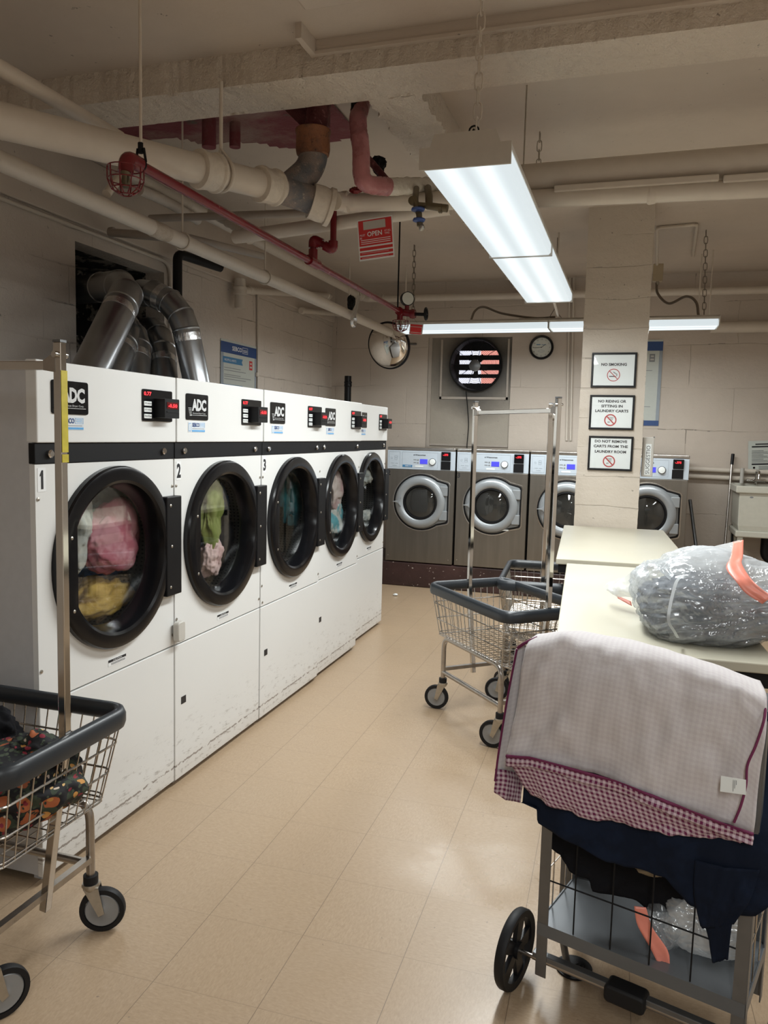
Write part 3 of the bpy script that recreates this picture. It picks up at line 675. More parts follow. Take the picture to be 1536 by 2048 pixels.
o_ = crumple('pipe_clamp', M['red'], (.03, .022, .016), 8, loc=at(712, 381, Y=3.6)); tag(o_, 'dark red fitting under the pink wrap bend', 'clamp')
# E: long sprinkler/steam line parallel to the dryers
LX = -2.25
E0, E1 = at(-40, 300, X=LX), at(770, 650, X=LX); lz = (at(400, 500, X=LX).z+at(0, 318, X=LX).z)/2
t = pipe('return_pipe', 'long cream pipe running above the dryer tops towards the back wall', [Vector((LX, E0.y, lz)), Vector((LX, 7.25, lz)), Vector((LX+.02, 7.40, lz-.03))], .0375, 'pipe', rb=.06, n=30,
         cpl=[(Vector((LX, 7.32, lz)), (0, 1, -.1), .05, 1.12)])
b = MB(); p = at(318, 458, X=LX); b.lathe([(.0378, -.07), (.041, -.05), (.0385, -.02), (.041, .01), (.039, .05), (.0378, .07)], 24, TR(0, p.y-E0.y, 0) @ RX(-PI/2)); b.build('lumpy_patch', rusty('stained_pipe_joint', (.45, .37, .28), (.56, .49, .41), (.28, .2, .14), 14), t)
b = MB(); p = at(213, 388, X=LX); b.cyl(p, at(252, 345, X=LX)+Vector((0, .1, .12)), .02, 14); tag(b.build('pipe_strut', M['pipe']), 'short stub pipe slanting up from the long cream pipe', 'pipe')
for (px, py, lab) in ((530, 530, 'wire loop hanger on the long cream pipe, nearer one'), (365, 400, 'white loop hanger high beside the long cream pipe')):
    p = at(px, py, X=LX); b = MB(); b.tube([(LX+.043*math.cos(a), p.y, lz+.043*math.sin(a)) for a in [2*PI*i/20 for i in range(20)]], .005, 6, closed=True)
    b.tube([(LX, p.y, lz+.04), (LX, p.y, ZC)], .005, 8); tag(b.build('pipe_hanger', M['pipe']), lab, 'pipe hanger')
# spanner-shaped clamp hanging on it
p = at(706, 636, X=LX+.07); p2 = at(717, 592, X=LX+.07); d = (p2-p); t = thing('hanging_spanner', 'flat steel spanner hanging against the long cream pipe', 'spanner', tuple(p))
b = MB(); u = d.normalized(); yv = Vector((0, 1, 0)); L = d.length
b.add([-.03*yv, .03*yv, .024*yv+d, -.024*yv+d, -.03*yv+Vector((.01, 0, 0)), .03*yv+Vector((.01, 0, 0)), .024*yv+d+Vector((.01, 0, 0)), -.024*yv+d+Vector((.01, 0, 0))], [(0, 1, 2, 3), (7, 6, 5, 4), (0, 4, 5, 1), (1, 5, 6, 2), (2, 6, 7, 3), (3, 7, 4, 0)])
b.build('shank', M['foiltape'], t, smooth=False); b = MB(); b.tube(arc((.005, 0, -.022), .042, -PI*1.25, PI*.25, 16, 'yz'), .013, 8); b.build('jaw', M['foiltape'], t)
b = MB(); b.tube([d+Vector((.005, .026*math.cos(a), .022+.022*math.sin(a))) for a in [2*PI*i/12 for i in range(12)]], .005, 6, closed=True); b.build('ring_end', M['zinc'], t)
o_ = crumple('beam_clamp', M['blackmatte'], (.03, .03, .06), 15, loc=at(703, 606, X=LX)); tag(o_, 'black clamp behind the hanging spanner', 'clamp')
# F: second parallel pipe with elbow to the back wall
FXp = -2.74; fz = 2.86
pipe('supply_pipe', 'painted pipe near the ceiling running back then along the back wall', [at(230, 345, X=FXp).xy.to_3d()+Vector((0, 0, fz)), Vector((FXp, 7.86, fz)), Vector((XR, 7.86, fz-.03))], .036, 'pipe', rb=.09,
     cpl=[(Vector((FXp, 4.4, fz)), (0, 1, 0), .05, 1.15), (Vector((FXp, 7.7, fz)), (0, 1, 0), .04, 1.2), (Vector((FXp+.17, 7.86, fz)), (1, 0, 0), .04, 1.2), (Vector((-1.0, 7.86, fz-.01)), (1, 0, 0), .05, 1.1)])
pipe('supply_pipe', 'thicker pipe low on the back wall right of the pillar', [Vector((.62, 7.88, 2.515)), Vector((XR, 7.88, 2.515))], .052, 'pipe')
pipe('supply_pipe', 'thin painted pipe at the upper left corner of the picture', [at(-40, 112, X=-2.0), at(240, 276, X=-2.0)], .026, 'pipe')
pipe('cross_pipe', 'dark taupe crossbar pipe under the soil pipe', [at(300, 437, Y=4.2), at(660, 424, Y=4.2)], .022, 'pipe_dark')
pipe('cross_pipe', 'short stub pipe clipped to the left wall above the duct opening', [at(222, 465, X=-3.05), at(345, 475, X=LX-.1)], .024, 'pipe_dark', cpl=[(at(224, 465, X=-3.05), (1, .1, 0), .03, 1.3)])
pipe('cross_pipe', 'taupe crossbar pipe behind the long cream pipe', [at(345, 468, X=LX-.15), at(452, 476, X=LX-.2)+Vector((0, .5, 0))], .022, 'pipe_dark')
P, rs = wobble_tube([at(425, 424, Y=4.35), at(470, 450, Y=4.2), at(500, 476, Y=4.05)], .034, 4, amp=.25); o_ = MB().tube(P, .03, 18, rs=rs).build('wrapped_elbow', M['pipe_lumpy']); tag(o_, 'lumpy plastered pipe elbow behind the red line', 'pipe')
P, rs = wobble_tube([at(280, 380, Y=3.9), at(330, 402, Y=4.1), at(395, 440, Y=4.5)], .03, 6, amp=.1); o_ = MB().tube(P, .03, 18, rs=rs).build('supply_pipe', M['pipe']); tag(o_, 'short painted pipe seen through the near wire cage', 'pipe')
# wall-side pipes, left
wx = -3.08
pipe('drain_tee', 'stout painted tee pipe with cut end on the left wall', [at(480, 558, X=wx), at(480, 617, X=wx)], .045, 'pipe', cpl=[(at(480, 582, X=wx), (0, 0, 1), .06, 1.2)])
pipe('wall_pipe', 'horizontal painted pipe leading back from the stout tee', [at(482, 580, X=wx), at(660, 592, X=wx)], .028, 'pipe', cpl=[(at(500, 580, X=wx), (0, 1, 0), .05, 1.25), (at(655, 592, X=wx), (0, 1, 0), .05, 1.25)])
pipe('wall_pipe', 'capped horizontal pipe end high in the back left corner', [at(602, 621, X=wx), at(690, 630, X=wx)], .025, 'pipe', cpl=[(at(604, 621, X=wx), (0, 1, 0), .03, 1.35)])
pipe('vent_pipe', 'black elbow vent pipe rising behind the galvanised ducts', [at(355, 640, X=-3.02), at(355, 507, X=-3.02), at(405, 520, X=-2.9)+Vector((0, .25, 0))], .032, 'black', rb=.05)
pipe('vent_pipe', 'short black capped standpipe behind the last dryer', [Vector((at(696, 830, Y=7.75).x, 7.75, 0)), at(696, 752, Y=7.75)], .036, 'black', cpl=[(at(696, 768, Y=7.75), (0, 0, 1), .05, 1.15)])
cx_ = XL+.016
pipe('wall_conduit', 'thin conduit following the ledge then bending down beside the duct opening', [Vector((cx_, 1.0, 2.615)), Vector((cx_, 4.86, 2.615)), Vector((cx_, 4.86, 1.7))], .012, 'pipe', cat='conduit', rb=.1)
pipe('wall_conduit', 'thin vertical conduit right of the left wall poster', [at(516, 500, X=cx_), at(516, 780, X=cx_)+Vector((0, 0, -.3))], .010, 'pipe', cat='conduit', cpl=[(at(514, 750, X=cx_), (0, 0, 1), .02, 1.8)])
pipe('wall_conduit', 'pair of thin conduits on the back wall left of the pillar, left one', [at(1140, 545, Y=7.985), at(1138, 780, Y=7.985)+Vector((0, 0, -.5))], .011, 'pipe', cat='conduit')
pipe('wall_conduit', 'pair of thin conduits on the back wall left of the pillar, right one', [at(1148, 545, Y=7.985), at(1146, 780, Y=7.985)+Vector((0, 0, -.5))], .011, 'pipe', cat='conduit')
pipe('water_pipe', 'upper of two low horizontal pipes on the back wall by the sink', [Vector((.49, 7.95, 1.205)), Vector((XR, 7.95, 1.185))], .022, 'pipe')
pipe('water_pipe', 'lower of two low horizontal pipes on the back wall by the sink', [Vector((.49, 7.95, 1.135)), Vector((XR, 7.95, 1.115))], .022, 'pipe')
pipe('ceiling_conduit', 'painted conduit on the slab right of the pillar, dropping to the beige box', [at(1314, 530, Y=6.6), at(1314, 456, Z=ZC-.015), at(1394, 449, Z=ZC-.015), at(1386, 512, Z=ZC-.015)], .012, 'pipe', cat='conduit', rb=.03)
for (px, y0, y1, Y_, lab) in ((1118, 465, 560, 6.1, 'thin painted hanger rod right of the long fixture'), (1404, 508, 600, 7.0, 'thin painted hanger rod behind the right chain'), (1427, 500, 632, 6.9, 'thin painted hanger rod right of the right chain'), (813, 530, 640, 6.3, 'thin painted hanger rod beside the gauge'), (700, 515, 600, 6.2, 'thin painted hanger rod above the spanner')):
    p = at(px, y0, Z=ZC); q = at(px-1, y1, Y=p.y); o_ = MB().cyl((p.x, p.y, ZC), (p.x, p.y, q.z), .006, 8).build('hanger_rod', M['pipe']); tag(o_, lab, 'rod')
# red sprinkler line
RXp = -1.65; rz_ = (at(270, 317, X=RXp).z+at(625, 527, X=RXp).z)/2; ry0 = at(262, 318, X=RXp).y; ry1 = at(800, 625, X=RXp).y
t = thing('sprinkler_pipe', 'glossy red sprinkler pipe running back over the aisle', 'pipe', (RXp, ry0, rz_)); Lr = ry1-ry0
MB().tube([(0, 0, 0), (0, Lr, -.012)], .0175, 20).build('pipe_run', M['red'], t)
MB().tube(bend([(0, .045, 0), (0, -.022, 0), (0, -.03, -.05)], .03), .0255, 18).build('elbow', M['red'], t)
tyy = at(626, 524, X=RXp).y-ry0
b = MB(); b.cyl((0, tyy-.06, -.004), (0, tyy+.06, -.004), .026, 18); b.cyl((0, tyy, 0), (0, tyy, .06), .024, 18); b.build('tee', M['red'], t)
o = Vector((RXp, ry0, rz_)); u1 = at(681, 483, X=RXp)-o; u2 = at(743, 497, X=RXp)+Vector((0, 0, 0))-o
b = MB(); c1 = Vector((0, tyy, u1.z)); c2 = at(670, 500, Y=ry0+tyy-.02)-o; c2 = Vector((.0, tyy, 0))
hz = at(631, 478, Y=ry0+tyy).z-rz_; h2 = at(668, 498, Y=ry0+tyy).z-rz_; rr = 0; kx = (at(668, 500, Y=ry0+tyy).x-at(631, 500, Y=ry0+tyy).x)
b.tube(bend([(0, tyy, .02), (0, tyy, hz), (kx, tyy+.02, h2), (kx, tyy+.02, h2+.22)], .02), .0165, 16); b.build('branch', M['red'], t)
b = MB()
b.tube(bend([(0, tyy, hz-.045), (0, tyy, hz), (.045, tyy+.01, hz+(h2-hz)*.4)], .02), .025, 16); b.build('elbow', M['red'], t)
b = MB(); b.tube(bend([(kx-.045, tyy+.01, h2+(hz-h2)*.4), (kx, tyy+.02, h2), (kx, tyy+.02, h2+.045)], .02), .025, 16); b.build('elbow', M['red'], t)
b = MB(); b.cyl((0, Lr-.03, -.012), (0, Lr+.05, -.012), .03, 16); b.cyl((0, Lr+.02, -.012), (.1, Lr+.02, -.03), .026, 14); b.cyl((0, Lr, -.01), (0, Lr, -.07), .022, 12); b.cyl((.045, Lr+.02, -.02), (.045, Lr+.02, .05), .016, 12); b.lathe([(.03, -.02), (.036, 0), (.03, .02)], 16, TR(.09, Lr+.02, -.028) @ RY(PI/2)); b.build('valve_body', M['red'], t)
def cage(name, label, c, r, h):
    b = MB(); N = 10
    for k, (zz, rr) in enumerate(((0, r), (-h*.45, r*1.0), (-h*.8, r*.8), (-h, r*.35))): b.tube([(rr*math.cos(2*PI*i/20), rr*math.sin(2*PI*i/20), zz) for i in range(20)], .0022, 6, closed=True)
    for i in range(N):
        a = 2*PI*i/N; b.tube([(r*math.cos(a), r*math.sin(a), 0), (r*math.cos(a), r*math.sin(a), -h*.45), (r*.8*math.cos(a), r*.8*math.sin(a), -h*.8), (r*.35*math.cos(a), r*.35*math.sin(a), -h)], .0022, 6)
    t = thing(name, label, 'sprinkler cage', tuple(c)); b.build('wire_cage', M['red'], t)
    b = MB(); b.lathe([(.018, .0), (.016, -.02), (.008, -.03), (.008, -.055), (.014, -.058), (.014, -.062), (.004, -.064)], 12); b.tube([(-.012, 0, -.02), (-.014, 0, -.045), (0, 0, -.058), (.014, 0, -.045), (.012, 0, -.02)], .003, 6); b.build('sprinkler_head', M['brass'], t)
    return t
cage('sprinkler_guard', 'red wire cage guarding the near sprinkler head', Vector((RXp, ry0-.03, rz_-.035)), .058, .085)
cage('sprinkler_guard', 'small dark red wire cage under the far end of the red pipe', Vector((RXp, ry1+.02, rz_-.075)), .058, .075)
# rods carrying the red line
b = MB(); b.tube([(RXp, ry0+.055, rz_+.05), (RXp, ry0+.055, ZC)], .0055, 10); t = tag(b.build('hanger_rod', M['pipe']), 'long pale rod holding the near end of the red pipe', 'rod')
b = MB(); b.tube([(-.001, ry0+.055, rz_+.075), (-.001, ry0+.055, rz_+.04)], .009, 6); 
q = ry0+.055; b.tube([(RXp+.02*math.cos(a), q, rz_+.002+.02*math.sin(a)*1.0) for a in [2*PI*i/16 for i in range(16)]], .004, 6, closed=True)
b.v = [(v[0]+(RXp if abs(v[0]) < .1 else 0), v[1], v[2]) for v in b.v]
b.tube([(RXp-.02, q, rz_+.01), (RXp-.012, q, rz_+.055), (RXp+.012, q, rz_+.055), (RXp+.02, q, rz_+.01)], .0045, 6); tag(b.build('clevis_hanger', M['blackmatte']), 'black clevis clasping the near end of the red pipe', 'pipe hanger')
b = MB(); b.tube([(RXp, ry1-.06, rz_-.0), (RXp, ry1-.06, ZC)], .0055, 10); tag(b.build('hanger_rod', M['blackmatte']), 'long dark rod holding the far end of the red pipe', 'rod')
# gauge and gate valve
g = at(805, 592, X=RXp+.045); t = thing('pressure_gauge', 'round black pressure gauge with pale dial above the red valve', 'gauge', (g.x, ry1+.02, rz_+.03)); z0 = .0
rot = TR(0, 0, g.z-rz_-.03+.0) @ RZ(math.radians(38)) @ RX(PI/2)
MB().lathe([(.045, -.018), (.05, -.015), (.05, .016), (.045, .016)], 32, rot).build('case', M['black'], t); MB().lathe([(.044, .0165), (.0, .0175)], 32, rot).build('dial', M['clockface'], t)
MB().cyl((0, 0, 0), (0, 0, g.z-rz_-.03-.04), .008, 10).build('stem', M['brass'], t)
t = thing('gate_valve', 'dark handwheel valve at the end of the red pipe', 'valve', (RXp+.11, ry1+.02, rz_-.03))
MB().cyl((0, 0, 0), (.075, 0, -.004), .012, 12).build('stem', M['blackmatte'], t)
b = MB(); b.tube([(.078, .04*math.cos(a), .04*math.sin(a)) for a in [2*PI*i/20 for i in range(20)]], .007, 8, closed=True)
for i in range(5): a = 2*PI*i/5; b.cyl((.078, 0, 0), (.078, .038*math.cos(a), .038*math.sin(a)), .005, 6)
b.build('handwheel', M['blackmatte'], t)
# tag hung on the valve
def sign_board(name, label, cat, origin, right, up, w, h, th, mat, back=None, kind=None):
    """flat board; children are laid on its front in local x,z with y<0 in front"""
    right = Vector(right).normalized(); up = Vector(up).normalized(); nrm = right.cross(up)
    t = thing(name, label, cat); t.matrix_world = Matrix.Translation(origin) @ Matrix((right, -nrm, up)).transposed().to_4x4()
    MB().box(0, w, 0, th, 0, h).build('board', M[mat], t, smooth=False, bevel=min(.001, th*.3)); return t
t = sign_board('warning_tag', 'small red tag dangling from the red valve before the back fixture', 'sign', at(818, 668, Y=ry1), (.25, 0, -.055), (-.02, 0, 1), .098, .085, .001, 'cream_sticker')
MB().tube([(.05, .0, .083), (.02, .0, .115), (-.01, .0, .16)], .0012, 5).build('string', M['cable'], t)
for z0, z1 in ((.004, .012), (.056, .071)): MB().box(.003, .092, -.0006, 0, z0, z1).build('print_band', M['redmatte'], t, smooth=False)
b = MB(); b.box(.006, .089, -.0006, 0, .016, .052); b.build('print_band', M['redmatte'], t, smooth=False)
t.scale = (1, 1, 1)
# red OPEN notice wired to the pipe
c0 = at(719, 523, Y=3.72); c1 = at(789, 513, Y=3.72); c2 = at(704, 458, Y=3.72)
rt = (c1-c0); up = (c2-c0); W_ = rt.length; H_ = .215*W_/.165
up = Vector((-.18, 0, 1))-rt.normalized()*Vector((-.18, 0, 1)).dot(rt.normalized()); H_ = 78/1556*3.95
t = sign_board('open_valve_notice', 'red and white valve notice hanging tilted below the pipes', 'sign', c0, rt, up, W_, H_, .0015, 'paper')
def P_(n, x0, x1, z0, z1, mat, y=.0007): MB().box(x0*W_, x1*W_, -y, 0, z0*H_, z1*H_).build(n, M[mat], t, smooth=False)
P_('red_field', .03, .97, .35, .97, 'redmatte'); P_('red_band', .03, .97, .24, .31, 'redmatte'); P_('red_band', .03, .97, .13, .2, 'redmatte'); P_('red_band', .03, .97, .04, .09, 'redmatte')
P_('blank_label', .17, .8, .74, .94, 'cream_sticker', .0012)
letters('lettering', 'OPEN', .27*W_, .565*H_, .12*H_, M['whiteink'], t, -.0008, wdt=.42*W_, bold=.02)
letters('lettering', 'MUST\nBE', .06*W_, .52*H_, .12*H_, M['whiteink'], t, -.0008, wdt=.15*W_); letters('lettering', 'AT ALL\nTIMES', .76*W_, .57*H_, .11*H_, M['whiteink'], t, -.0008, wdt=.18*W_)
for k in range(3): P_('fine_print', .08, .92, .485-.045*k, .5-.045*k, 'whiteink', .0012)
for k in range(4): P_('fine_print', .08, .85, .225-.055*k+.0, .23-.055*k, 'whiteink', .0013)
b = MB(); a1 = c0+up.normalized()*H_+rt.normalized()*.05; b.tube([a1, a1+Vector((.01, .1, .12))], .001, 5); b.tube([a1+rt.normalized()*.08, a1+rt.normalized()*.08+Vector((0, .1, .12))], .001, 5); b.build('wire', M['zinc'], t) if False else None
# valve cluster left of the long fixture
v0 = at(842, 398, Y=3.45); t = thing('valve_cluster', 'dirty brass valves with blue handles hanging beside the long fixture', 'valve', tuple(v0)); w2 = lambda x, y, Y=3.45: at(x, y, Y=Y)-v0
b = MB(); b.tube([w2(833, 376, 3.74), w2(831, 392, 3.5), w2(830, 402), w2(838, 428), w2(840, 452)], .014, 12); b.tube([w2(856, 376, 3.76), w2(858, 392, 3.5), w2(858, 412), w2(895, 417)], .017, 12); b.cyl(w2(838, 410), w2(860, 412), .013, 12)
b.lathe([(.012, -.012), (.02, -.01), (.02, .01), (.012, .012)], 14, Matrix.Translation(w2(826, 402)) @ RX(PI/2)); b.cyl(w2(878, 417), w2(884, 417), .021, 6); b.build('valve_body', M['brass'], t)
for (x, y, r_) in ((836, 419, .024), (838, 440, .022)):
    b = MB(); c_ = w2(x, y, 3.43); b.lathe([(r_*1.2, -.006), (r_*1.35, 0), (r_*1.2, .006)], 8, Matrix.Translation(c_)); b.build('blue_handle', M['blue'], t)
crumple('spout', M['zinc'], (.012, .012, .016), 3, t, w2(843, 455), sub=3)

# ---------------------------------------------------------------- galvanised dryer ducts
def duct(label, pts, r, bands=(), name='exhaust_duct', straight=True, seams=()):
    t = thing(name, label, 'duct', tuple(pts[0])); o = Vector(pts[0])
    P = [Vector(p)-o for p in pts]; MB().tube(P, r, 28).build('duct_tube', M['duct'], t, ang=20)
    for i in range(1, len(P)-1):   # gore seams of the elbows
        d = (P[i+1]-P[i-1]).normalized(); q = d.to_track_quat('Z', 'Y').to_matrix().to_4x4()
        MB().lathe([(r*1.0, -.008), (r*1.045, 0), (r*1.0, .008)], 28, Matrix.Translation(P[i]) @ q, closed=True).build('seam_ring', M['duct'], t)
    for a, f in bands:
        p = P[a]*(1-f)+P[a+1]*f; d = (P[a+1]-P[a]).normalized(); q = d.to_track_quat('Z', 'Y').to_matrix().to_4x4()
        MB().lathe([(r*1.012, -.022), (r*1.02, -.01), (r*1.015, .01), (r*1.012, .022)], 28, Matrix.Translation(p) @ q).build('tape_band', M['foiltape'], t)
    return t
def A(px, py, X): return at(px, py, X=X)
duct('leaning galvanised duct nearest the camera, bent into the wall opening', [at(172, 745, X=-2.45)+Vector((0, -.08, -.14)), A(242, 612, -2.55), A(252, 590, -2.62), A(240, 572, -2.75), A(205, 575, -3.0), A(160, 580, -3.4)], .085, [(0, .93)])
duct('curved galvanised duct furthest right with segmented elbow', [A(402, 775, -2.45)+Vector((0, 0, -.10)), A(372, 660, -2.52), A(362, 632, -2.56), A(340, 604, -2.64), A(308, 588, -2.75), A(285, 586, -2.9), A(262, 592, -3.3)], .078, [(0, .9), (3, .5)])
duct('short galvanised duct just behind the leaning one', [A(205, 760, -2.6)+Vector((0, 0, -.08)), A(246, 690, -2.72), A(254, 668, -2.80), A(250, 650, -2.95), A(240, 640, -3.4)], .078, [(0, .9)])
duct('middle short galvanised duct with crumpled tape', [A(268, 765, -2.6)+Vector((0, 0, -.08)), A(276, 697, -2.72), A(268, 672, -2.80), A(255, 655, -2.95), A(240, 645, -3.4)], .075, [(0, .8)])
duct('short upright galvanised duct left of the curved one', [A(331, 770, -2.6)+Vector((0, 0, -.08)), A(325, 700, -2.72), A(318, 675, -2.80), A(308, 660, -2.95), A(295, 655, -3.4)], .078, [(0, .75)])

# ---------------------------------------------------------------- tumble dryers (front faces local -y)
def make_dryer(Wd):
    t = thing('tumble_dryer', '', 'dryer')
    D = 1.15; H = 1.662; cx, cz, R = Wd*.515, 1.008, .323
    b = MB(); e = .003
    b.box(e, e+.012, .01, D, .03, H-.006); b.box(Wd-e-.012, Wd-e, .01, D, .03, H-.006); b.box(e, Wd-e, D-.012, D, .03, H-.006); b.box(e, Wd-e, .01, D, H-.02, H-.004)
    b.box(.03, Wd-.03, .03, .06, .0, .05)
    b.build('cabinet', M['grey_side'], t, smooth=False)
    MB().box(.002, Wd-.002, -.012, .03, 1.412, H).build('header_panel', M['white'], t, smooth=False, bevel=.004)
    MB().box(-.001, Wd+.001, -.004, .02, 1.348, 1.411).build('trim_band', M['blackmatte'], t, smooth=False, bevel=.002)
    MB().plate_hole(.002, Wd-.002, .597, 1.346, cx, cz, .268, 0, .02).build('front_panel', M['white'], t, smooth=False)
    MB().box(.002, Wd-.002, -.001, .02, .025, .591).build('kick_panel', M['white'], t, smooth=False, bevel=.003)
    # door
    m = TR(cx, 0, cz) @ RX(PI/2)
    prof = [(R, .0), (R, .018), (R-.005, .026), (R-.016, .030), (.274, .030), (.264, .024), (.254, .0), (.245, -.05), (.262, -.055), (.29, -.01)]
    cl = [None, None, None, None, None, -.228, -.222, -.215, None, None]
    MB().lathe(prof, 72, m, closed=True, clampx=cl).build('door', M['blackgloss'], t, ang=30)
    MB().lathe([(.252, -.044), (.252, -.040), (.0, -.040), (.0, -.044)], 60, m, closed=True, clampx=[-.212]*2+[None]*2).build('door_glass', M['glass'], t, smooth=False)
    MB().box(cx+.268, cx+R+.046, -.034, -.002, cz-.195, cz+.195).build('hinge_plate', M['black'], t, smooth=False, bevel=.004)
    for a, b_ in ((-.12, .3), (-.12, -.3), (.17, .245), (.17, -.245)):
        pass
    for dx, dz in ((-.262, .1), (-.255, -.14), (.292, .16), (.292, -.16), (.3, 0)):
        b = MB(); b.lathe([(.006, 0), (.006, .002), (.003, .004), (.0, .004)], 10, TR(cx+dx, -.029 if dx < 0 else -.033, cz+dz) @ RX(PI/2))
        b.build('door_screw', M['zinc'], t)
    # drum
    b = MB(); b.lathe([(.262, .0), (.345, -.02), (.352, -.72), (.0, -.74)], 48, TR(cx, .05, cz) @ RX(PI/2), cap0=False); b.build('drum', M['drum'], t)
    b = MB(); y0 = .13
    for k in range(34): zz = cz-.30+.0045*k*2; 
    for k in range(9): b.box(cx-.28, cx+.28, .772, .778, cz-.24+.018*k, cz-.234+.018*k)
    b.build('lint_grille', M['chrome_dull'], t, smooth=False)
    # badge
    x = .062; b = MB(); rbox(b, x, x+.168, -.016, -.012, 1.502, 1.606, .008); b.build('badge', M['blackgloss'], t, smooth=False)
    letters('lettering', 'A', x+.040, 1.538, .048, M['badge_ink'], t, -.0165, wdt=.042, bold=.05, slant=-.0)
    letters('lettering', 'D', x+.078, 1.538, .048, M['badge_ink'], t, -.0165, wdt=.036, bold=.05); letters('lettering', 'C', x+.112, 1.538, .048, M['badge_ink'], t, -.0165, wdt=.038, bold=.05)
    letters('lettering', 'American Dryer Corp.', x+.045, 1.524, .008, M['badge_ink'], t, -.0165, wdt=.10)
    b = MB(); b.box(x+.03, x+.155, -.0168, -.016, 1.520, 1.5215)
    for k in range(6): b.box(x+.014+.002*k, x+.038, -.0168, -.016, 1.548-.006*k, 1.550-.006*k)
    b.build('badge_lines', M['badge_ink'], t, smooth=False)
    # company sticker
    x = .080; b = MB(); b.box(x, x+.13, -.0132, -.012, 1.452, 1.494); b.build('sticker', M['cream_sticker2'], t, smooth=False)
    MB().box(x+.028, x+.128, -.0138, -.013, 1.454, 1.461).build('sticker_band', M['skyblue'], t, smooth=False)
    letters('lettering', 'SEBCO', x+.03, 1.473, .017, M['sebcoblue'], t, -.0135, wdt=.055, bold=.03)
    b = MB(); 
    for q in ((.089, .127, .4725, .4735), (.089, .127, .4895, .4905), (.089, .090, .4725, .4905), (.126, .127, .4725, .4905), (.094, .122, .478, .480), (.094, .122, .484, .486)): b.box(x+q[0], x+q[1], -.0138, -.013, 1+q[2], 1+q[3])
    b.box(x+.004, x+.022, -.0138, -.013, 1.456, 1.458); b.box(x+.004, x+.006, -.0138, -.013, 1.456, 1.488); b.box(x+.020, x+.022, -.0138, -.013, 1.456, 1.48); b.box(x+.004, x+.022, -.0138, -.013, 1.486, 1.488)
    b.build('sticker_logo', M['skyblue'], t, smooth=False)
    MB().box(x+.03, x+.122, -.0136, -.013, 1.465, 1.467).build('fine_print', M['inkgrey'], t, smooth=False)
    # controls
    x = Wd-.225; b = MB(); rbox(b, x, x+.19, -.017, -.012, 1.49, 1.606, .006); b.build('control_panel', M['blackgloss'], t, smooth=False)
    for k in range(3): b = MB(); rbox(b, x+.006, x+.052, -.019, -.017, 1.50+.023*k, 1.516+.023*k, .002, 2); b.build('button', M['paper'], t, smooth=False)
    for k, s in enumerate(('Perm Press', 'LO temp', 'HI temp')): letters('lettering', s, x+.009, 1.505+.023*k, .007, M['ink'], t, -.0195, wdt=.04)
    letters('led_digits', '0.77', x+.006, 1.583, .014, M['ledred'], t, -.0178, wdt=.045, bold=.02)
    b = MB(); rbox(b, x+.072, x+.168, -.062, -.017, 1.503, 1.575, .004); b.build('card_reader', M['black'], t, smooth=False)
    MB().box(x+.085, x+.158, -.0635, -.062, 1.538, 1.562).build('reader_window', M['reader_red'], t, smooth=False)
    letters('led_digits', '-0.50', x+.092, 1.543, .013, M['ledred'], t, -.0638, wdt=.058, bold=.02)
    MB().box(x+.085, x+.158, -.0635, -.062, 1.524, 1.529).build('card_slot', M['blackmatte'], t, smooth=False)
    # locks and screws
    for xx in (.06, Wd-.08):
        b = MB(); b.lathe([(.013, .004), (.013, .012), (.009, .016), (.0, .016)], 16, TR(xx, 0, 1.378) @ RX(PI/2)); b.build('key_lock', M['chrome'], t)
    for xx, zz in ((.012, 1.24), (Wd-.012, 1.24), (.012, .70), (Wd-.012, .64), (.02, .615)):
        b = MB(); b.lathe([(.006, 0), (.006, .003), (.0, .005)], 10, TR(xx, 0, zz) @ RX(PI/2)); b.build('panel_screw', M['zinc'], t)
    b = MB(); b.box(cx-.05, cx+.05, -.0012, 0, .622, .645); b.build('caution_label', M['whiteink'], t, smooth=False)
    b = MB(); b.box(cx-.05, cx+.05, -.0018, -.001, .636, .645)
    for k in range(2): b.box(cx-.035, cx+.045, -.0018, -.001, .627-.004*k+.003, .6285-.004*k+.003)
    b.build('fine_print', M['ink'], t, smooth=False)
    letters('lettering', 'CAUTION', cx, .6375, .006, M['whiteink'], t, -.002, wdt=.05, align='C')
    MB().box(.045, .08, -.0025, -.001, .335, .365).build('lock_cover', M['ink'], t, smooth=False)
    return t
def perf():
    n = NT('dryer_drum_steel'); v = n.coord(); x, y, z = n.sep(v); s = 60.0
    ang = n.math('MULTIPLY', n.math('ARCTAN2', n.math('SUBTRACT', z, 1.008), n.math('SUBTRACT', x, .39)), 22.0)
    h = n.math('MULTIPLY', n.math('GREATER_THAN', n.math('SINE', n.math('MULTIPLY', ang, 6.0)), .3), n.math('GREATER_THAN', n.math('SINE', n.math('MULTIPLY', y, 300.0)), .3))
    return n.fin(n.mix(h, (.20, .19, .17), (.03, .03, .03)), .4, .8)
M['drum'] = perf()
M['badge_ink'] = plain('silver_badge_print', (.55, .56, .56), .4); M['cream_sticker2'] = plain('pale_sticker', (.62, .65, .68), .4)
M['reader_red'] = plain('dark_red_window', (.10, .004, .006), .2)
WD = .752
base = make_dryer(WD)
DR = [('1', -1.722, 1.922, 'white tumble dryer nearest the camera, front number 1', 1.0), ('2', -1.718, 2.672, 'white tumble dryer numbered 2, second in the row', 1.0), ('3', -1.716, 3.427, 'white tumble dryer numbered 3, middle of the row of five', 1.0),
      ('', -1.728, 4.180, 'white tumble dryer between number 3 and the last one', .96), ('5', -1.782, 4.918, 'white tumble dryer at the far end of the row', .96)]
dryers = []
for i, (num, X, Y, lab, sx) in enumerate(DR):
    d = base if i == 0 else copy_tree(base)
    dryers.append(d)
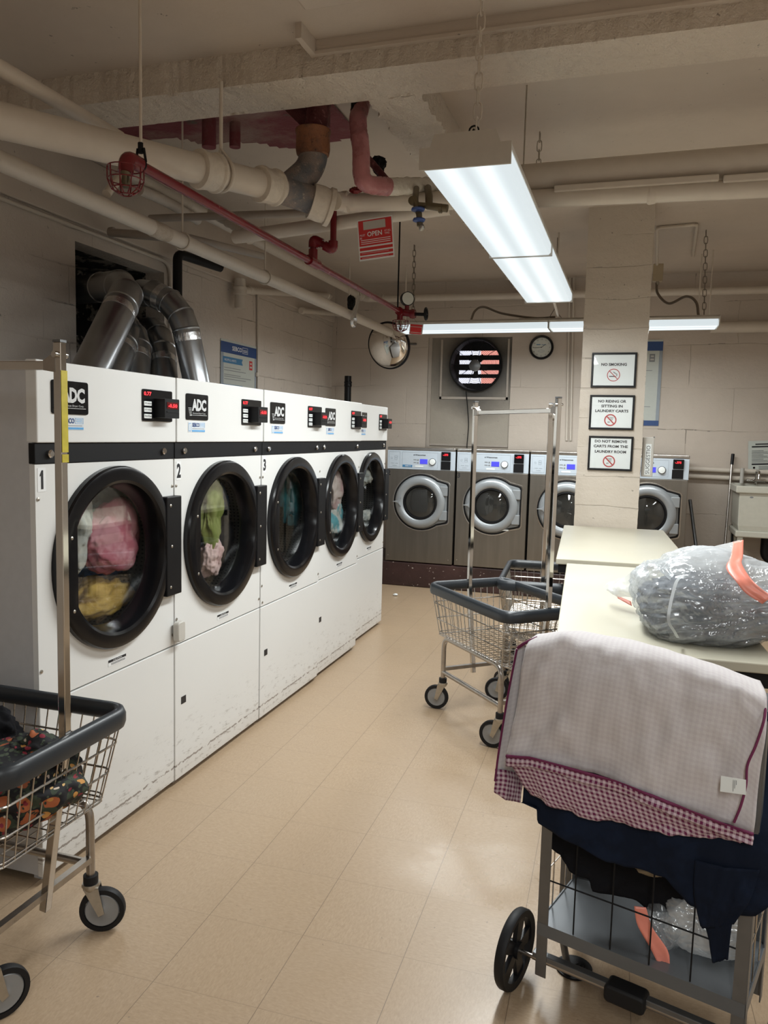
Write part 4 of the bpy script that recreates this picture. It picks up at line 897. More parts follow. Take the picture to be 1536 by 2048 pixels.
for d, (num, X, Y, lab, sx) in zip(dryers, DR):
    d.location = (X, Y, 0); d.rotation_euler = (0, 0, PI/2 if sx == 1 else PI/2+.008); d.scale = (sx, 1, 1); tag(d, lab, 'dryer', 'row of tumble dryers')
    if num:
        MB().box(.012, .047, -.0012, 0, 1.262, 1.335).build('number_sticker', M['whiteink'], d, smooth=False)
        if num == '1': MB().prism([(.026, 1.27), (.035, 1.27), (.035, 1.328), (.029, 1.328), (.021, 1.314), (.021, 1.309), (.026, 1.312)], -.0022, -.001).build('lettering', M['ink'], d, smooth=False)
        else: letters('lettering', num, .03, 1.27, .058, M['ink'], d, -.0014, wdt=.017 if num == '1' else .028, align='C', bold=.0 if num == '1' else .04)
# white latch box on the seam
t = thing('latch_box', 'small grey plastic box stuck on the seam between dryers 1 and 2', 'box', (-1.715, 2.675, .655), PI/2)
b = MB(); rbox(b, -.025, .025, -.03, -.003, -.04, .04, .012); b.build('cover', M['cream_sticker'], t, bevel=.004)
t = thing('payment_card', 'dark card sticking out of the last dryer reader', 'card', (-1.86, 5.60, 1.555), PI/2)
MB().box(.0, .09, -.005, .0, -.012, .012).build('card_body', M['galv'], t, smooth=False)
# laundry tumbling behind the glass
def load(i, name, mat, lab, y, x, z, dims, seed, amp=.45, cat='laundry'):
    X, Y = DR[i][1], DR[i][2]; cxl = WD*.515*DR[i][4]
    o = crumple(name, mat, dims, seed, None, (X-y, Y+cxl+x, 1.008+z), amp, 5, 2.0)
    return tag(o, lab, cat)
M['pink'] = cloth('dusty_pink_towel', (.48, .15, .19), (.62, .30, .34)); M['seafoam'] = cloth('seafoam_towel', (.20, .33, .30), (.33, .46, .42)); M['mustard'] = cloth('mustard_towel', (.42, .26, .05), (.55, .36, .09))
M['olive'] = cloth('olive_shirt', (.17, .20, .05), (.27, .30, .10)); M['palepink'] = cloth('pale_pink_towel', (.66, .45, .43), (.75, .55, .52)); M['bluec'] = cloth('blue_shirt', (.02, .07, .22), (.06, .15, .34))
M['teal'] = cloth('dark_teal_cloth', (.01, .06, .07), (.02, .12, .13)); M['greywhite'] = cloth('off_white_linen', (.55, .55, .50), (.38, .40, .38)); M['multi'] = cloth('mixed_print_cloth', (.50, .50, .46), (.10, .32, .36), 7, thr=(.5, .56)); M['maroonp'] = cloth('faded_rose_cloth', (.42, .28, .27), (.55, .46, .42), 6)
load(0, 'tumbling_towel', M['pink'], 'dusty pink towel tumbling in dryer 1', .115, .135, .045, (.05, .16, .13), 2, .3)
load(0, 'tumbling_towel', M['seafoam'], 'seafoam green towel at the top of dryer 1', .19, .27, .15, (.06, .15, .11), 5)
load(0, 'tumbling_towel', M['mustard'], 'mustard cloth at the bottom of dryer 1', .17, .12, -.19, (.07, .17, .09), 8)
load(0, 'tumbling_towel', M['bluec'], 'dark blue cloth low in dryer 1', .24, .20, -.07, (.06, .15, .07), 9)
load(0, 'tumbling_towel', M['greywhite'], 'off-white cloth at the left edge inside dryer 1', .13, -.04, .10, (.04, .07, .13), 12)
load(1, 'tumbling_shirt', M['olive'], 'olive green shirt in dryer 2', .10, .06, .08, (.04, .09, .15), 14)
load(1, 'tumbling_towel', M['palepink'], 'pale pink towel low in dryer 2', .09, .05, -.13, (.04, .075, .08), 17)
load(1, 'tumbling_shirt', M['bluec'], 'blue shirt upper right in dryer 2', .20, .36, .12, (.05, .12, .11), 19)
load(1, 'tumbling_shirt', M['denim'], 'dark garment in the middle of dryer 2', .17, .24, -.08, (.05, .12, .14), 21)
load(2, 'tumbling_shirt', M['teal'], 'dark teal cloth in dryer 3', .15, .30, .08, (.05, .12, .17), 23)
load(3, 'tumbling_sheet', M['maroonp'], 'faded rose sheet in the fourth dryer', .10, .16, .09, (.04, .13, .12), 26)
load(3, 'tumbling_sheet', M['multi'], 'white and turquoise sheet in the fourth dryer', .10, .14, -.12, (.04, .13, .12), 28)
load(4, 'tumbling_sheet', M['greywhite'], 'off-white sheet inside the last dryer', .10, .14, .14, (.04, .12, .07), 31)
load(4, 'tumbling_sheet', M['greywhite'], 'pale cloth lying low inside the last dryer', .10, .14, -.17, (.04, .12, .06), 33)

# ---------------------------------------------------------------- washers
def make_washer():
    t = thing('washing_machine', '', 'washing machine'); Wd = .668; H = 1.106; D = .72; cx, cz = .345, .588
    MB().box(.003, Wd-.003, .012, D, .012, H-.03).build('cabinet', M['steel'], t, smooth=False, bevel=.003)
    b = MB(); b.prism([(.001, H-.028), (.001, H-.006), (.008, H), (Wd-.008, H), (Wd-.001, H-.006), (Wd-.001, H-.028)], -.008, D); b.build('top_lid', M['steel_top'], t, smooth=False, bevel=.004)
    MB().box(.004, Wd-.004, -.004, .012, .008, .895).build('front_panel', M['steel'], t, smooth=False, bevel=.003)
    MB().box(.002, Wd-.002, -.006, .012, .897, H-.030).build('control_fascia', M['wash_panel'], t, smooth=False, bevel=.003)
    b = MB()
    def rect(x0, x1, z0, z1, w_=.0015):
        b.box(x0, x1, -.0072, -.006, z0, z0+w_); b.box(x0, x1, -.0072, -.006, z1-w_, z1); b.box(x0, x0+w_, -.0072, -.006, z0, z1); b.box(x1-w_, x1, -.0072, -.006, z0, z1)
    rect(.018, .128, .915, 1.062); rect(.15, .50, .915, 1.062)
    for q in ((.075, .1, 1.005, 1.022), (.075, .1, .985, 1.002)): rect(*q)
    b.tube([(.045+.008*math.cos(2*PI*i/10), -.0066, 1.0+.008*math.sin(2*PI*i/10)) for i in range(10)], .0008, 4, closed=True)
    for q in ((.04, .07, .95), (.08, .11, .95), (.055, .095, .93)): b.box(q[0], q[1], -.0072, -.006, q[2], q[2]+.003)
    b.build('panel_print', M['inkgrey2'], t, smooth=False)
    MB().box(.262, .270, -.0075, -.006, 1.030, 1.039).build('logo_mark', M['ink'], t, smooth=False)
    letters('lettering', 'Wascomat', .275, 1.029, .014, M['ink'], t, -.0066, wdt=.105, bold=.02)
    MB().box(.325, .398, -.008, -.006, .952, .998).build('lcd_screen', M['lcd'], t, smooth=False)
    b = MB()
    for k in range(2): b.box(.30, .312, -.0085, -.006, .956+.027*k, .968+.027*k); b.box(.262, .293, -.0074, -.006, .959+.027*k, .962+.027*k); b.box(.262, .29, -.0074, -.006, .965+.027*k, .967+.027*k)
    b.build('soft_keys', M['inkgrey'], t, smooth=False)
    MB().lathe([(.030, .006), (.030, .010), (.026, .022), (.0, .024)], 28, TR(.447, 0, .974) @ RX(PI/2)).build('knob', M['paper'], t)
    MB().lathe([(.0335, .006), (.0335, .009), (.0, .009)], 28, TR(.447, 0, .974) @ RX(PI/2)).build('knob_ring', M['black'], t)
    b = MB(); rbox(b, .278, .36, -.0072, -.006, .922, .936, .006); b.build('model_plate', M['paper'], t, smooth=False)
    MB().box(.535, .622, -.022, -.006, .990, 1.072).build('card_reader', M['blackgloss'], t, smooth=False, bevel=.002)
    letters('led_digits', '-.375', .55, 1.036, .018, M['ledred'], t, -.0226, wdt=.05, bold=.02)
    MB().box(.53, .622, -.012, -.006, .905, .982).build('coin_plate', M['black'], t, smooth=False, bevel=.002)
    # door surround: round plate running into a squarish hinge wing on the right
    def outline(R, wx, wz, rc, n=44):
        pts = []; a0 = math.asin(min(.98, wz/R)); 
        for i in range(n+1):
            a = a0+.12+(2*PI-2*a0-.24)*i/n; pts.append((R*math.cos(a), R*math.sin(a)))
        pts += [(wx-rc, -wz), (wx-rc*.3, -wz+rc*.3), (wx, -wz+rc), (wx, wz-rc), (wx-rc*.3, wz-rc*.3), (wx-rc, wz)]
        return pts
    def slab(b, R, wx, wz, rc, y0, y1): b.prism([(cx+a, cz+c) for a, c in outline(R, wx, wz, rc)], y0, y1)
    b = MB(); slab(b, .278, .282, .205, .03, -.009, -.003); b.build('surround_rim', M['steel_top'], t, smooth=False, bevel=.002)
    b = MB(); slab(b, .268, .270, .195, .025, -.014, -.006); b.build('door_gasket', M['black'], t, smooth=False, bevel=.002)
    b = MB(); slab(b, .252, .255, .180, .02, -.019, -.010); b.build('door_surround', M['doorgrey'], t, smooth=False, bevel=.003)
    m = TR(cx, 0, cz) @ RX(PI/2)
    MB().lathe([(.242, .018), (.245, .035), (.235, .052), (.205, .060), (.178, .056), (.165, .044), (.160, .018)], 64, m, closed=True).build('door_ring', M['silverplastic'], t, ang=50)
    MB().lathe([(.166, .015), (.166, .045), (.152, .047), (.145, .036), (.145, .015)], 56, m, closed=True).build('door_seal', M['black'], t)
    MB().lathe([(.15, .018), (.12, .012), (.06, .004), (.0, .002)], 48, TR(cx, 0, cz) @ RX(PI/2), cap0=False).build('door_bowl', M['darkglass'], t)
    MB().lathe([(.150, .030), (.11, .044), (.05, .050), (.0, .051)], 48, m, cap0=False).build('door_glass', M['washglass'], t)
    MB().lathe([(.026, .010), (.026, .014), (.0, .015)], 20, TR(cx+.075, 0, cz+.035) @ RX(PI/2)).build('drum_hub', M['galv'], t)
    for q in (.07, -.16): MB().box(cx+.19, cx+.262, -.05, -.012, cz+q, cz+q+.09).build('hinge_block', M['silverplastic'], t, smooth=False, bevel=.006)
    # three-pointed door handle
    p = []
    for k in range(3):
        a = PI+2*PI*k/3; L = .062 if k == 0 else .05
        p += [(cx-.205+L*math.cos(a), cz+L*math.sin(a)), (cx-.205+.014*math.cos(a+PI/3), cz+.014*math.sin(a+PI/3))]
    MB().prism(p, -.078, -.055).build('door_handle', M['silverplastic'], t, smooth=False, bevel=.004)
    for xx, zz in ((.03, .06), (Wd-.04, .05)): MB().lathe([(.005, .003), (.005, .006), (.0, .007)], 8, TR(xx, 0, zz) @ RX(PI/2)).build('panel_screw', M['zinc'], t)
    return t
M['inkgrey2'] = plain('pale_grey_print', (.28, .32, .36), .5); M['doorgrey'] = plain('mid_grey_door_plate', (.22, .235, .245), .35)
wb = make_washer()
WS = [(-2.243, 'stainless front-load washer numbered 2, beside the last dryer', '2'), (-1.562, 'stainless front-load washer numbered 3, seen through the empty cart posts', '3'), (-.882, 'stainless front-load washer partly hidden by the pillar, left of it', ''), (-.200, 'stainless front-load washer right of the pillar', '')]
for i, (X, lab, num) in enumerate(WS):
    d = wb if i == 0 else copy_tree(wb)
    WS[i] = (X, lab, num, d)
for X, lab, num, d in WS:
    d.location = (X, 7.15, .236); tag(d, lab, 'washing machine', 'washers along the back wall')
    if num: letters('lettering', num, .022, .835, .05, M['ink'], d, -.0048, wdt=.026, align='C', bold=.03)
for i in (0, 2):
    d = WS[i][3]; MB().box(.155, .25, -.0078, -.006, .918, .940).build('sticker', M['ribbon'], d, smooth=False); letters('lettering', 'SEBCO', .18, .924, .011, M['whiteink'], d, -.0082, wdt=.06)
MB().box(.43, .51, -.03, -.008, .365, .378).build('white_tag', M['paper'], WS[1][3], smooth=False)

# ---------------------------------------------------------------- tables
TA = math.radians(-3.3)
def table(lab, near_left, Wt, Lt, z, legs=True):
    t = thing('folding_table', lab, 'table', (near_left[0], near_left[1], 0), -TA)
    MB().box(0, Wt, 0, Lt, z-.03, z).build('table_top', M['table'], t, smooth=False, bevel=.004)
    MB().box(.012, Wt-.012, .012, Lt-.012, z-.075, z-.03).build('apron', M['blackmatte'], t, smooth=False)
    for x in (.05, Wt-.09):
        for y in (.07, Lt-.11): MB().box(x, x+.035, y, y+.035, 0, z-.05).build('leg', M['galv'], t, smooth=False)
    return t
table('near cream laminate folding table under the plastic bag', (-.194, 2.36), .625, 1.615, .84)
t2 = table('far cream laminate table butted against the pillar', (-.345, 4.02), .665, 1.585, .853)
# ---------------------------------------------------------------- framed notices on the pillar
def framed(lab, px, py, pxr, pyt, lines, sym):
    y = PY0-.012; a = at(px, py, Y=y); c = at(pxr, pyt, Y=y); Wf = .297; Hf = .237
    t = thing('framed_notice', lab, 'sign', (a.x, y-.006, a.z), 0)
    b = MB(); w_ = .014
    b.box(0, Wf, 0, .014, 0, w_); b.box(0, Wf, 0, .014, Hf-w_, Hf); b.box(0, w_, 0, .014, w_, Hf-w_); b.box(Wf-w_, Wf, 0, .014, w_, Hf-w_)
    b.build('frame', M['black'], t, smooth=False, bevel=.002)
    MB().box(w_, Wf-w_, .006, .012, w_, Hf-w_).build('paper', M['paper'], t, smooth=False)
    for s, z, h, wd in lines: letters('lettering', s, Wf/2, z, h, M['ink'], t, .0058, wdt=wd, align='C', bold=.035)
    cz = sym; R = .041 if len(lines) > 1 else .043; xc = Wf/2 if len(lines) == 1 else Wf/2-.006
    b = MB(); w2 = .008 if len(lines) > 1 else .005; b.lathe([(R, -.0056), (R, -.0048), (R-w2, -.0048), (R-w2, -.0056)], 40, TR(xc, 0, cz) @ RX(PI/2), closed=True)
    m = TR(xc, 0, cz) @ RY(PI/4); b.box(-R+w2*.5, R-w2*.5, .0044, .0054, -w2/2, w2/2, m); b.build('prohibition_ring', M['signred'], t, smooth=False)
    b = MB()
    if len(lines) == 1:
        b.box(xc-.028, xc+.016, .0050, .0058, cz-.012, cz-.006); 
        for k in range(2): b.tube([(xc+.022, .0054, cz-.008+.003*k), (xc+.018+.006*k, .0054, cz+.006), (xc+.006, .0054, cz+.012+.006*k), (xc-.002, .0054, cz+.022)], .0012, 5)
    else:
        b.tube([(xc-.018, .0054, cz+.02), (xc+.018, .0054, cz+.018), (xc+.012, .0054, cz-.002), (xc-.006, .0054, cz)], .0011, 5)
        for k in range(3): b.box(xc-.004, xc+.014, .005, .0058, cz+.004+.005*k, cz+.0052+.005*k)
        for q in (-.014, -.006): b.tube([(xc+q+.003*math.cos(2*PI*i/8), .0054, cz-.014+.003*math.sin(2*PI*i/8)) for i in range(8)], .001, 5, closed=True)
    b.build('pictogram', M['ink'], t, smooth=False)
    MB().box(w_, Wf-w_, .0035, .0040, w_, Hf-w_).build('glass', M['frameglass'], t, smooth=False)
    return t
framed('framed notice reading NO SMOKING, top of three on the pillar', 1181, 775, 1273, 706, [('NO SMOKING', .147, .020, .168)], .085)
framed('framed notice about riding or sitting in carts, middle of three', 1177, 858.5, 1267, 789, [('NO RIDING OR', .185, .019, .185), ('SITTING IN', .152, .019, .142), ('LAUNDRY CARTS', .119, .019, .22)], .066)
framed('framed notice about not removing carts, lowest of three', 1174.5, 939.5, 1265, 871.5, [('DO NOT REMOVE', .192, .019, .215), ('CARTS FROM THE', .158, .019, .228), ('LAUNDRY ROOM', .121, .019, .208)], .064)
# ---------------------------------------------------------------- back wall things
# boarded bay
yb = YB+.02
b = MB(); b.plate_hole(-2.09, -1.22, 1.34, 2.47, FX, FZ, .262, yb, yb+.02, 56); t = thing('window_board', 'grimy painted board filling the old window bay behind the fan', 'board'); b.build('board', painted_wall('grimy_painted_board', (.36, .32, .265), 'xz', blocks=False, lump=.005, dark_area=(FX, FZ)), t, smooth=False)
b = MB(); b.box(-1.96, -1.245, yb-.012, yb, 1.84, 1.865); b.box(-1.96, -1.94, yb-.012, yb, 1.84, 2.45); b.box(-1.265, -1.245, yb-.012, yb, 1.84, 2.45); b.build('fan_frame', M['pipe_dark'], t, smooth=False)
b = MB(); b.box(-2.085, -1.225, yb-.016, yb, 1.355, 1.375); b.box(-2.085, -2.05, yb-.03, yb, 1.34, 2.47); b.build('batten', M['pipe_dark'], t, smooth=False)
# exhaust fan with daylight behind its shutters
t = FAN = thing('exhaust_fan', 'round black caged exhaust fan with daylight slats behind it', 'fan', (FX, YB+.0, FZ)); 
m = RX(PI/2); MB().lathe([(.262, -.10), (.275, .03), (.268, .045), (.255, .04), (.246, -.10)], 56, m, closed=True).build('housing', M['blackmatte'], t)
b = MB()
for k in range(15): r_ = .055+.0137*k; b.tube([(r_*math.cos(2*PI*i/48), -.03-.012*math.sqrt(max(0, 1-(r_/.262)**2)), r_*math.sin(2*PI*i/48)) for i in range(48)], .0022, 5, closed=True)
for k in range(10):
    a = 2*PI*k/10; b.tube([(r_*math.cos(a), -.032-.012*math.sqrt(max(0, 1-(r_/.262)**2)), r_*math.sin(a)) for r_ in (.03, .1, .18, .262)], .003, 5)
b.build('wire_guard', M['blackmatte'], t)
MB().lathe([(.0, .052), (.05, .050), (.06, .044), (.06, .034)], 32, TR(-.005, 0, -.01) @ m).build('hub_badge', M['galv'], t)
b = MB()
for k in range(5):
    a = 2*PI*k/5+.3; b.prism([(.03, -.015), (.09, -.03), (.125, -.02), (.125, .02), (.09, .02), (.03, .015)], .018, .022, RY(a))
b.build('fan_blade', M['blackmatte'], t, smooth=False)
# shutter with gaps
t = thing('louvre_shutter', 'black louvre shutter with bright gaps behind the fan', 'shutter', (FX, YB+.13, FZ)); b = MB()
zs = [.262, .125, .085, .032, .005, -.058, -.082, -.150, -.196, -.262] 
gaps = [(.112, .158), (.020, .062), (-.083, -.043), (-.178, -.122)]
prev = .27
for g0, g1 in gaps: b.box(-.28, .28, 0, .012, g1, prev); prev = g0
b.box(-.28, .28, 0, .012, -.27, prev); b.box(-.28, -.205, -.002, .012, -.27, .27); b.box(.215, .28, -.002, .012, -.27, .27); b.build('slats', M['blackmatte'], t, smooth=False)
def brickday():
    n = NT('daylit_wall_outside'); v = n.pos(); x, y, z = n.sep(v)
    br = n.n('ShaderNodeTexBrick', i_Scale=1.0); n.set(br, 'Vector', n.comb(x, z, 0)); br.inputs['Brick Width'].default_value = .2; br.inputs['Row Height'].default_value = .07; br.inputs['Mortar Size'].default_value = .008
    f = n.math('GREATER_THAN', n.math('ADD', x, n.math('MULTIPLY', z, .04)), -1.50)
    c = n.mix(f, (.72, .74, .86), (.66, .27, .23)); n.set(n.b, 'Base Color', c); n.set(n.b, 'Emission Color', c); n.set(n.b, 'Emission Strength', 1.5); return n.m
o_ = MB().box(-1.95, -1.2, YB+.30, YB+.31, 1.85, 2.55).build('daylight_view', brickday(), smooth=False); struct(o_, 'daylit outside wall glimpsed through the fan shutter')
P = spline([at(932, 782, Y=7.98), at(935, 815, Y=7.98), at(937, 850, Y=7.98), at(934, 890, Y=7.97), at(934, 900, Y=7.97)], 8); fo = Vector((FX, YB, FZ)); MB().tube([p-fo for p in P], .005, 8).build('power_cord', M['blackmatte'], FAN)
# clock
t = thing('wall_clock', 'round black-rimmed clock on the back wall under the fixture', 'clock', tuple(at(1083, 695, Y=7.985))); Rc = .118
MB().lathe([(Rc, -.015), (Rc+.002, .012), (Rc-.006, .024), (Rc-.018, .02), (Rc-.022, .006), (Rc-.022, -.015)], 48, m, closed=True).build('rim', M['black'], t)
MB().lathe([(Rc-.02, -.01), (Rc-.02, .004), (.0, .004)], 48, m).build('face', M['clockface'], t)
for i, s in enumerate(('12', '1', '2', '3', '4', '5', '6', '7', '8', '9', '10', '11')):
    a = PI/2-2*PI*i/12; letters('numeral', s, (Rc-.036)*math.cos(a), (Rc-.036)*math.sin(a)-.007, .014, M['ink'], t, -.0045, align='C')
b = MB(); b.box(-.004, .05, -.008, -.0065, -.002, .002, RY(-math.radians(38))); b.box(-.004, .078, -.010, -.0085, -.0015, .0015, RY(-math.radians(183))); b.lathe([(.005, .011), (0, .012)], 12, m); b.build('clock_hands', M['ink'], t, smooth=False)
b = MB(); b.tube([(.03*math.cos(2*PI*i/16), -.0048, -.035+.011*math.sin(2*PI*i/16)) for i in range(16)], .0008, 4, closed=True); b.box(-.05, -.01, -.0052, -.0045, .024, .032); b.box(.0, .045, -.0052, -.0045, .024, .028); b.build('dial_print', M['ribbon'], t, smooth=False)
# convex mirror in the corner
mc = at(778, 691, Y=7.25); t = thing('convex_mirror', 'round convex safety mirror in the back corner below the pipe end', 'mirror', tuple(mc), math.radians(-12))
Rm = .215; mm = RX(PI/2+math.radians(14)); prof = [(Rm, 0)]+[(Rm*math.sin(a), .10*math.cos(a)) for a in [PI/2*(1-k/16) for k in range(1, 17)]]
MB().lathe(prof, 64, mm).build('mirror_dome', M['mirror'], t, ang=80)
MB().lathe([(Rm-.002, -.012), (Rm+.012, -.008), (Rm+.012, .010), (Rm-.002, .014)], 64, mm, closed=True).build('rubber_rim', M['rubber'], t)
MB().tube([(0, .01, 0), (0, .3, .05), (-.1, .75, .1)], .012, 10).build('mounting_arm', M['galv'], t)
# poster on the left wall
def poster(lab, origin, right, up, W_, H_, full=True):
    t = sign_board('instruction_poster', lab, 'poster', origin, right, up, W_, H_, .003, 'paper_dim')
    MB().box(.0, .045, -.0006, 0, 0, H_-.10).build('grey_margin', M['inkgrey2'], t, smooth=False); MB().box(W_-.03, W_, -.0006, 0, 0, H_-.1).build('grey_margin', M['inkgrey2'], t, smooth=False)
    MB().box(0, W_, -.0008, 0, H_-.105, H_-.018).build('blue_header', M['sebcoblue'], t, smooth=False)
    letters('lettering', 'SEBCO', W_*.30, H_-.078, .036, M['whiteink'], t, -.0012, wdt=W_*.27, bold=.02)
    b = MB(); x0, x1, z0, z1 = W_*.59, W_*.74, H_-.085, H_-.035
    for q in ((x0, x1, z0, z0+.003), (x0, x1, z1-.003, z1), (x0, x0+.004, z0, z1), (x1-.003, x1, z0, z1), (x0+.012, x1-.01, z0+.013, z0+.018), (x0+.012, x1-.01, z0+.025, z0+.03)): b.box(q[0], q[1], -.0012, 0, q[2], q[3])
    b.build('logo_box', M['whiteink'], t, smooth=False)
    for z, s in ((H_-.185, 'HELPFUL HINTS'), (H_-.405, 'WASHING INSTRUCTIONS')):
        MB().prism([(.03, z), (.03, z+.05), (W_*.60, z+.05), (W_*.57, z+.025), (W_*.60, z)], -.001, 0).build('ribbon_heading', M['ribbon'], t, smooth=False)
        letters('lettering', s, .055, z+.016, .018, M['whiteink'], t, -.0013, wdt=W_*(.32 if 'HINT' in s else .42))
    b = MB(); rnd = random.Random(4)
    for z in (.225, .245, .28, .295, .315, .44, .46, .48, .52, .56, .6, .64, .68, .72):
        if z < H_-.03: b.box(.055, .055+W_*rnd.choice((.45, .6, .75)), -.0006, 0, H_-z, H_-z+.005)
    b.build('fine_print', M['inkgrey'], t, smooth=False)
    MB().box(W_*.79, W_*.88, -.001, 0, H_-.21, H_-.135).build('picture_stamp', M['redmatte'] if full else M['inkgrey'], t, smooth=False)
    b = MB(); b.box(W_*.805, W_*.865, -.0014, 0, H_-.195, H_-.18); b.box(W_*.81, W_*.86, -.0014, 0, H_-.165, H_-.15); b.build('stamp_detail', M['cream_sticker'], t, smooth=False)
    return t
xw = XL+.004; a = at(441, 676, X=xw); c = at(512, 697, X=xw); W_ = c.y-a.y
poster('tall laminated instruction poster on the left wall above dryer 2', (xw+.003, a.y, a.z-.95), (0, 1, 0), (0, 0, 1), W_, .95)
t = poster('tall laminated instruction poster on the back wall right of the pillar', (-.34, YB-.008, at(1327, 852, Y=YB-.008).z), (1, 0, 0), (0, 0, 1), .56, at(1327, 679, Y=YB-.008).z-at(1327, 852, Y=YB-.008).z, False)
MB().box(0, .56, -.0008, 0, .0, .05).build('blue_footer', M['sebcoblue'], t, smooth=False)
# suggestion box on the pillar side / back wall
sb = at(1284, 952, Y=5.75); t = thing('suggestion_box', 'grey suggestion box fixed to the right side of the pillar', 'box', (PX1+.006, PY0+.06, sb.z-.0), PI/2)
st = at(1305, 875, Y=5.75)
b = MB(); b.box(0, .14, -.075, 0, 0, st.z-sb.z); b.build('box_body', M['galv2'] if 'galv2' in M else M['cream_sticker'], t, smooth=False, bevel=.004)
MB().box(.0, .14, -.077, -.070, st.z-sb.z-.002, st.z-sb.z+.006).build('box_lid', M['galv'], t, smooth=False)
mtx = TR(.0, -.0, 0) @ RZ(-PI/2)
# its lettered side faces the camera, written upwards
m = Matrix(((0, 0, 0, -.0008), (0, 0, 0, 0), (0, 0, 0, 0), (0, 0, 0, 1)))
def upward(x, z): return None
lm = Matrix(((0, 1, 0, -.0015), (0, 0, 1, -.018), (1, 0, 0, .015), (0, 0, 0, 1)))
b = MB(); b.box(-.001, 0, -.058, -.02, .012, st.z-sb.z-.045); b.build('label_strip', M['paper'], t, smooth=False)
letters('lettering', 'SUGGESTIO', 0, 0, .026, M['ink'], t, 0, wdt=st.z-sb.z-.075, m=Matrix(((0, 0, 0, -.0016), (0, 0, 1, -.052), (1, 0, 0, .018), (0, 0, 0, 1))))
# beige box and flexible conduits
q = at(1316, 546, Y=6.62); t = thing('junction_box', 'small beige electrical box high beside the pillar', 'electrical box', tuple(q)); b = MB(); rbox(b, -.038, .038, -.03, .03, -.066, .066, .006); b.build('box_body', M['beigebox'], t, smooth=False, bevel=.003)
MB().cyl((0, 0, -.09), (0, 0, -.06), .013, 10).build('connector', M['zinc'], t)
P = spline([at(1313, 566, Y=6.62), at(1316, 588, Y=6.6), at(1338, 607, Y=6.55), at(1372, 593, Y=6.5), at(1392, 604, Y=6.45), at(1397, 632, Y=6.42)], 10); tag(MB().tube(P, .010, 10).build('flexible_conduit', M['cable']), 'curved flexible conduit from the beige box down to the back fixture', 'conduit')
P = spline([at(942, 641, Y=6.42), at(950, 622, Y=6.45), at(968, 614, Y=6.5), at(1005, 627, Y=6.5), at(1070, 636, Y=6.45), at(1110, 634, Y=6.4)], 10); tag(MB().tube(P, .009, 10).build('flexible_conduit', M['cable']), 'wavy flexible conduit lying above the left half of the back fixture', 'conduit')
b = MB(); b.cyl(at(1038, 638, Y=6.4), at(1155, 637, Y=6.4), .006, 8); b.cyl(at(1098, 636, Y=6.4), at(1109, 618, Y=6.4), .003, 6); b.cyl(at(1124, 637, Y=6.4), at(1109, 618, Y=6.4), .003, 6); b.cyl(at(1109, 618, Y=6.4), (at(1109, 618, Y=6.4).x, 6.4, ZC), .004, 6)
tag(b.build('support_bar', M['cable']), 'dark support bar and wires on the back fixture joint', 'bracket')
tag(MB().cyl(at(1107, 600, Y=4.86), at(1116, 632, Y=6.3), .009, 8).build('power_cable', M['pipe']), 'pale cord linking the long fixture to the back one', 'cable')
# sink
t = thing('laundry_sink', 'beige plastic laundry tub against the right part of the back wall', 'sink', (.875, 7.38, 0)); zt = 1.09
def tub(x0, x1, y0, y1, i, z0, z1, i2):
    return [(x0, y0), (x1, y0), (x1, y1), (x0, y1)]
b = MB(); ls = [(0, zt-.06), (0, zt), (.03, zt), (.05, zt-.33), (.25, zt-.36)]; vs = []; fs = []
def rectring(ins, z): return [(ins, ins*.8, z), (.62-ins, ins*.8, z), (.62-ins, .56-ins*.8, z), (ins, .56-ins*.8, z)]
for ins, z in [(.045, zt-.40), (.035, zt-.35), (.03, zt-.065), (0, zt-.06), (0, zt), (.03, zt), (.06, zt-.33)]: vs += rectring(ins, z)
for k in range(6):
    for j in range(4): fs.append((k*4+j, k*4+(j+1) % 4, (k+1)*4+(j+1) % 4, (k+1)*4+j))
fs += [(3, 2, 1, 0), (24, 25, 26, 27)]; b.add(vs, fs); b.build('basin', M['tub'], t, smooth=False, bevel=.008)
MB().box(.02, .60, .02, .54, zt-.45, zt-.395).build('base_rim', M['tub'], t, smooth=False, bevel=.01)
for x in (.04, .54):
    for y in (.04, .48): MB().box(x, x+.045, y, y+.045, 0, zt-.44).build('leg', M['tub'], t, smooth=False)
b = MB(); b.lathe([(.036, .001), (.036, .003), (.0, .004)], 24, TR(.13, .028, zt-.095) @ Matrix.Scale(.5, 4, (0, 0, 1)) @ RX(PI/2)); b.build('maker_badge', M['inkgrey'], t, smooth=False)
b = MB(); b.tube(bend([(.22, .50, zt-.01), (.22, .50, zt+.12), (.22, .34, zt+.12), (.22, .32, zt+.05)], .04), .011, 10); b.cyl((.14, .5, zt+.03), (.30, .5, zt+.03), .014, 10); b.build('faucet', M['chrome'], t)
b = MB(); b.cyl((.10, .5, zt), (.10, .5, zt+.14), .018, 10); b.build('supply_stub', M['cream_sticker'], t)
MB().tube(bend([(.3, .28, zt-.44), (.3, .28, .45), (.38, .28, .40), (.45, .28, .45), (.45, .5, .5)], .05), .035, 14).build('drain_trap', M['black'], t)
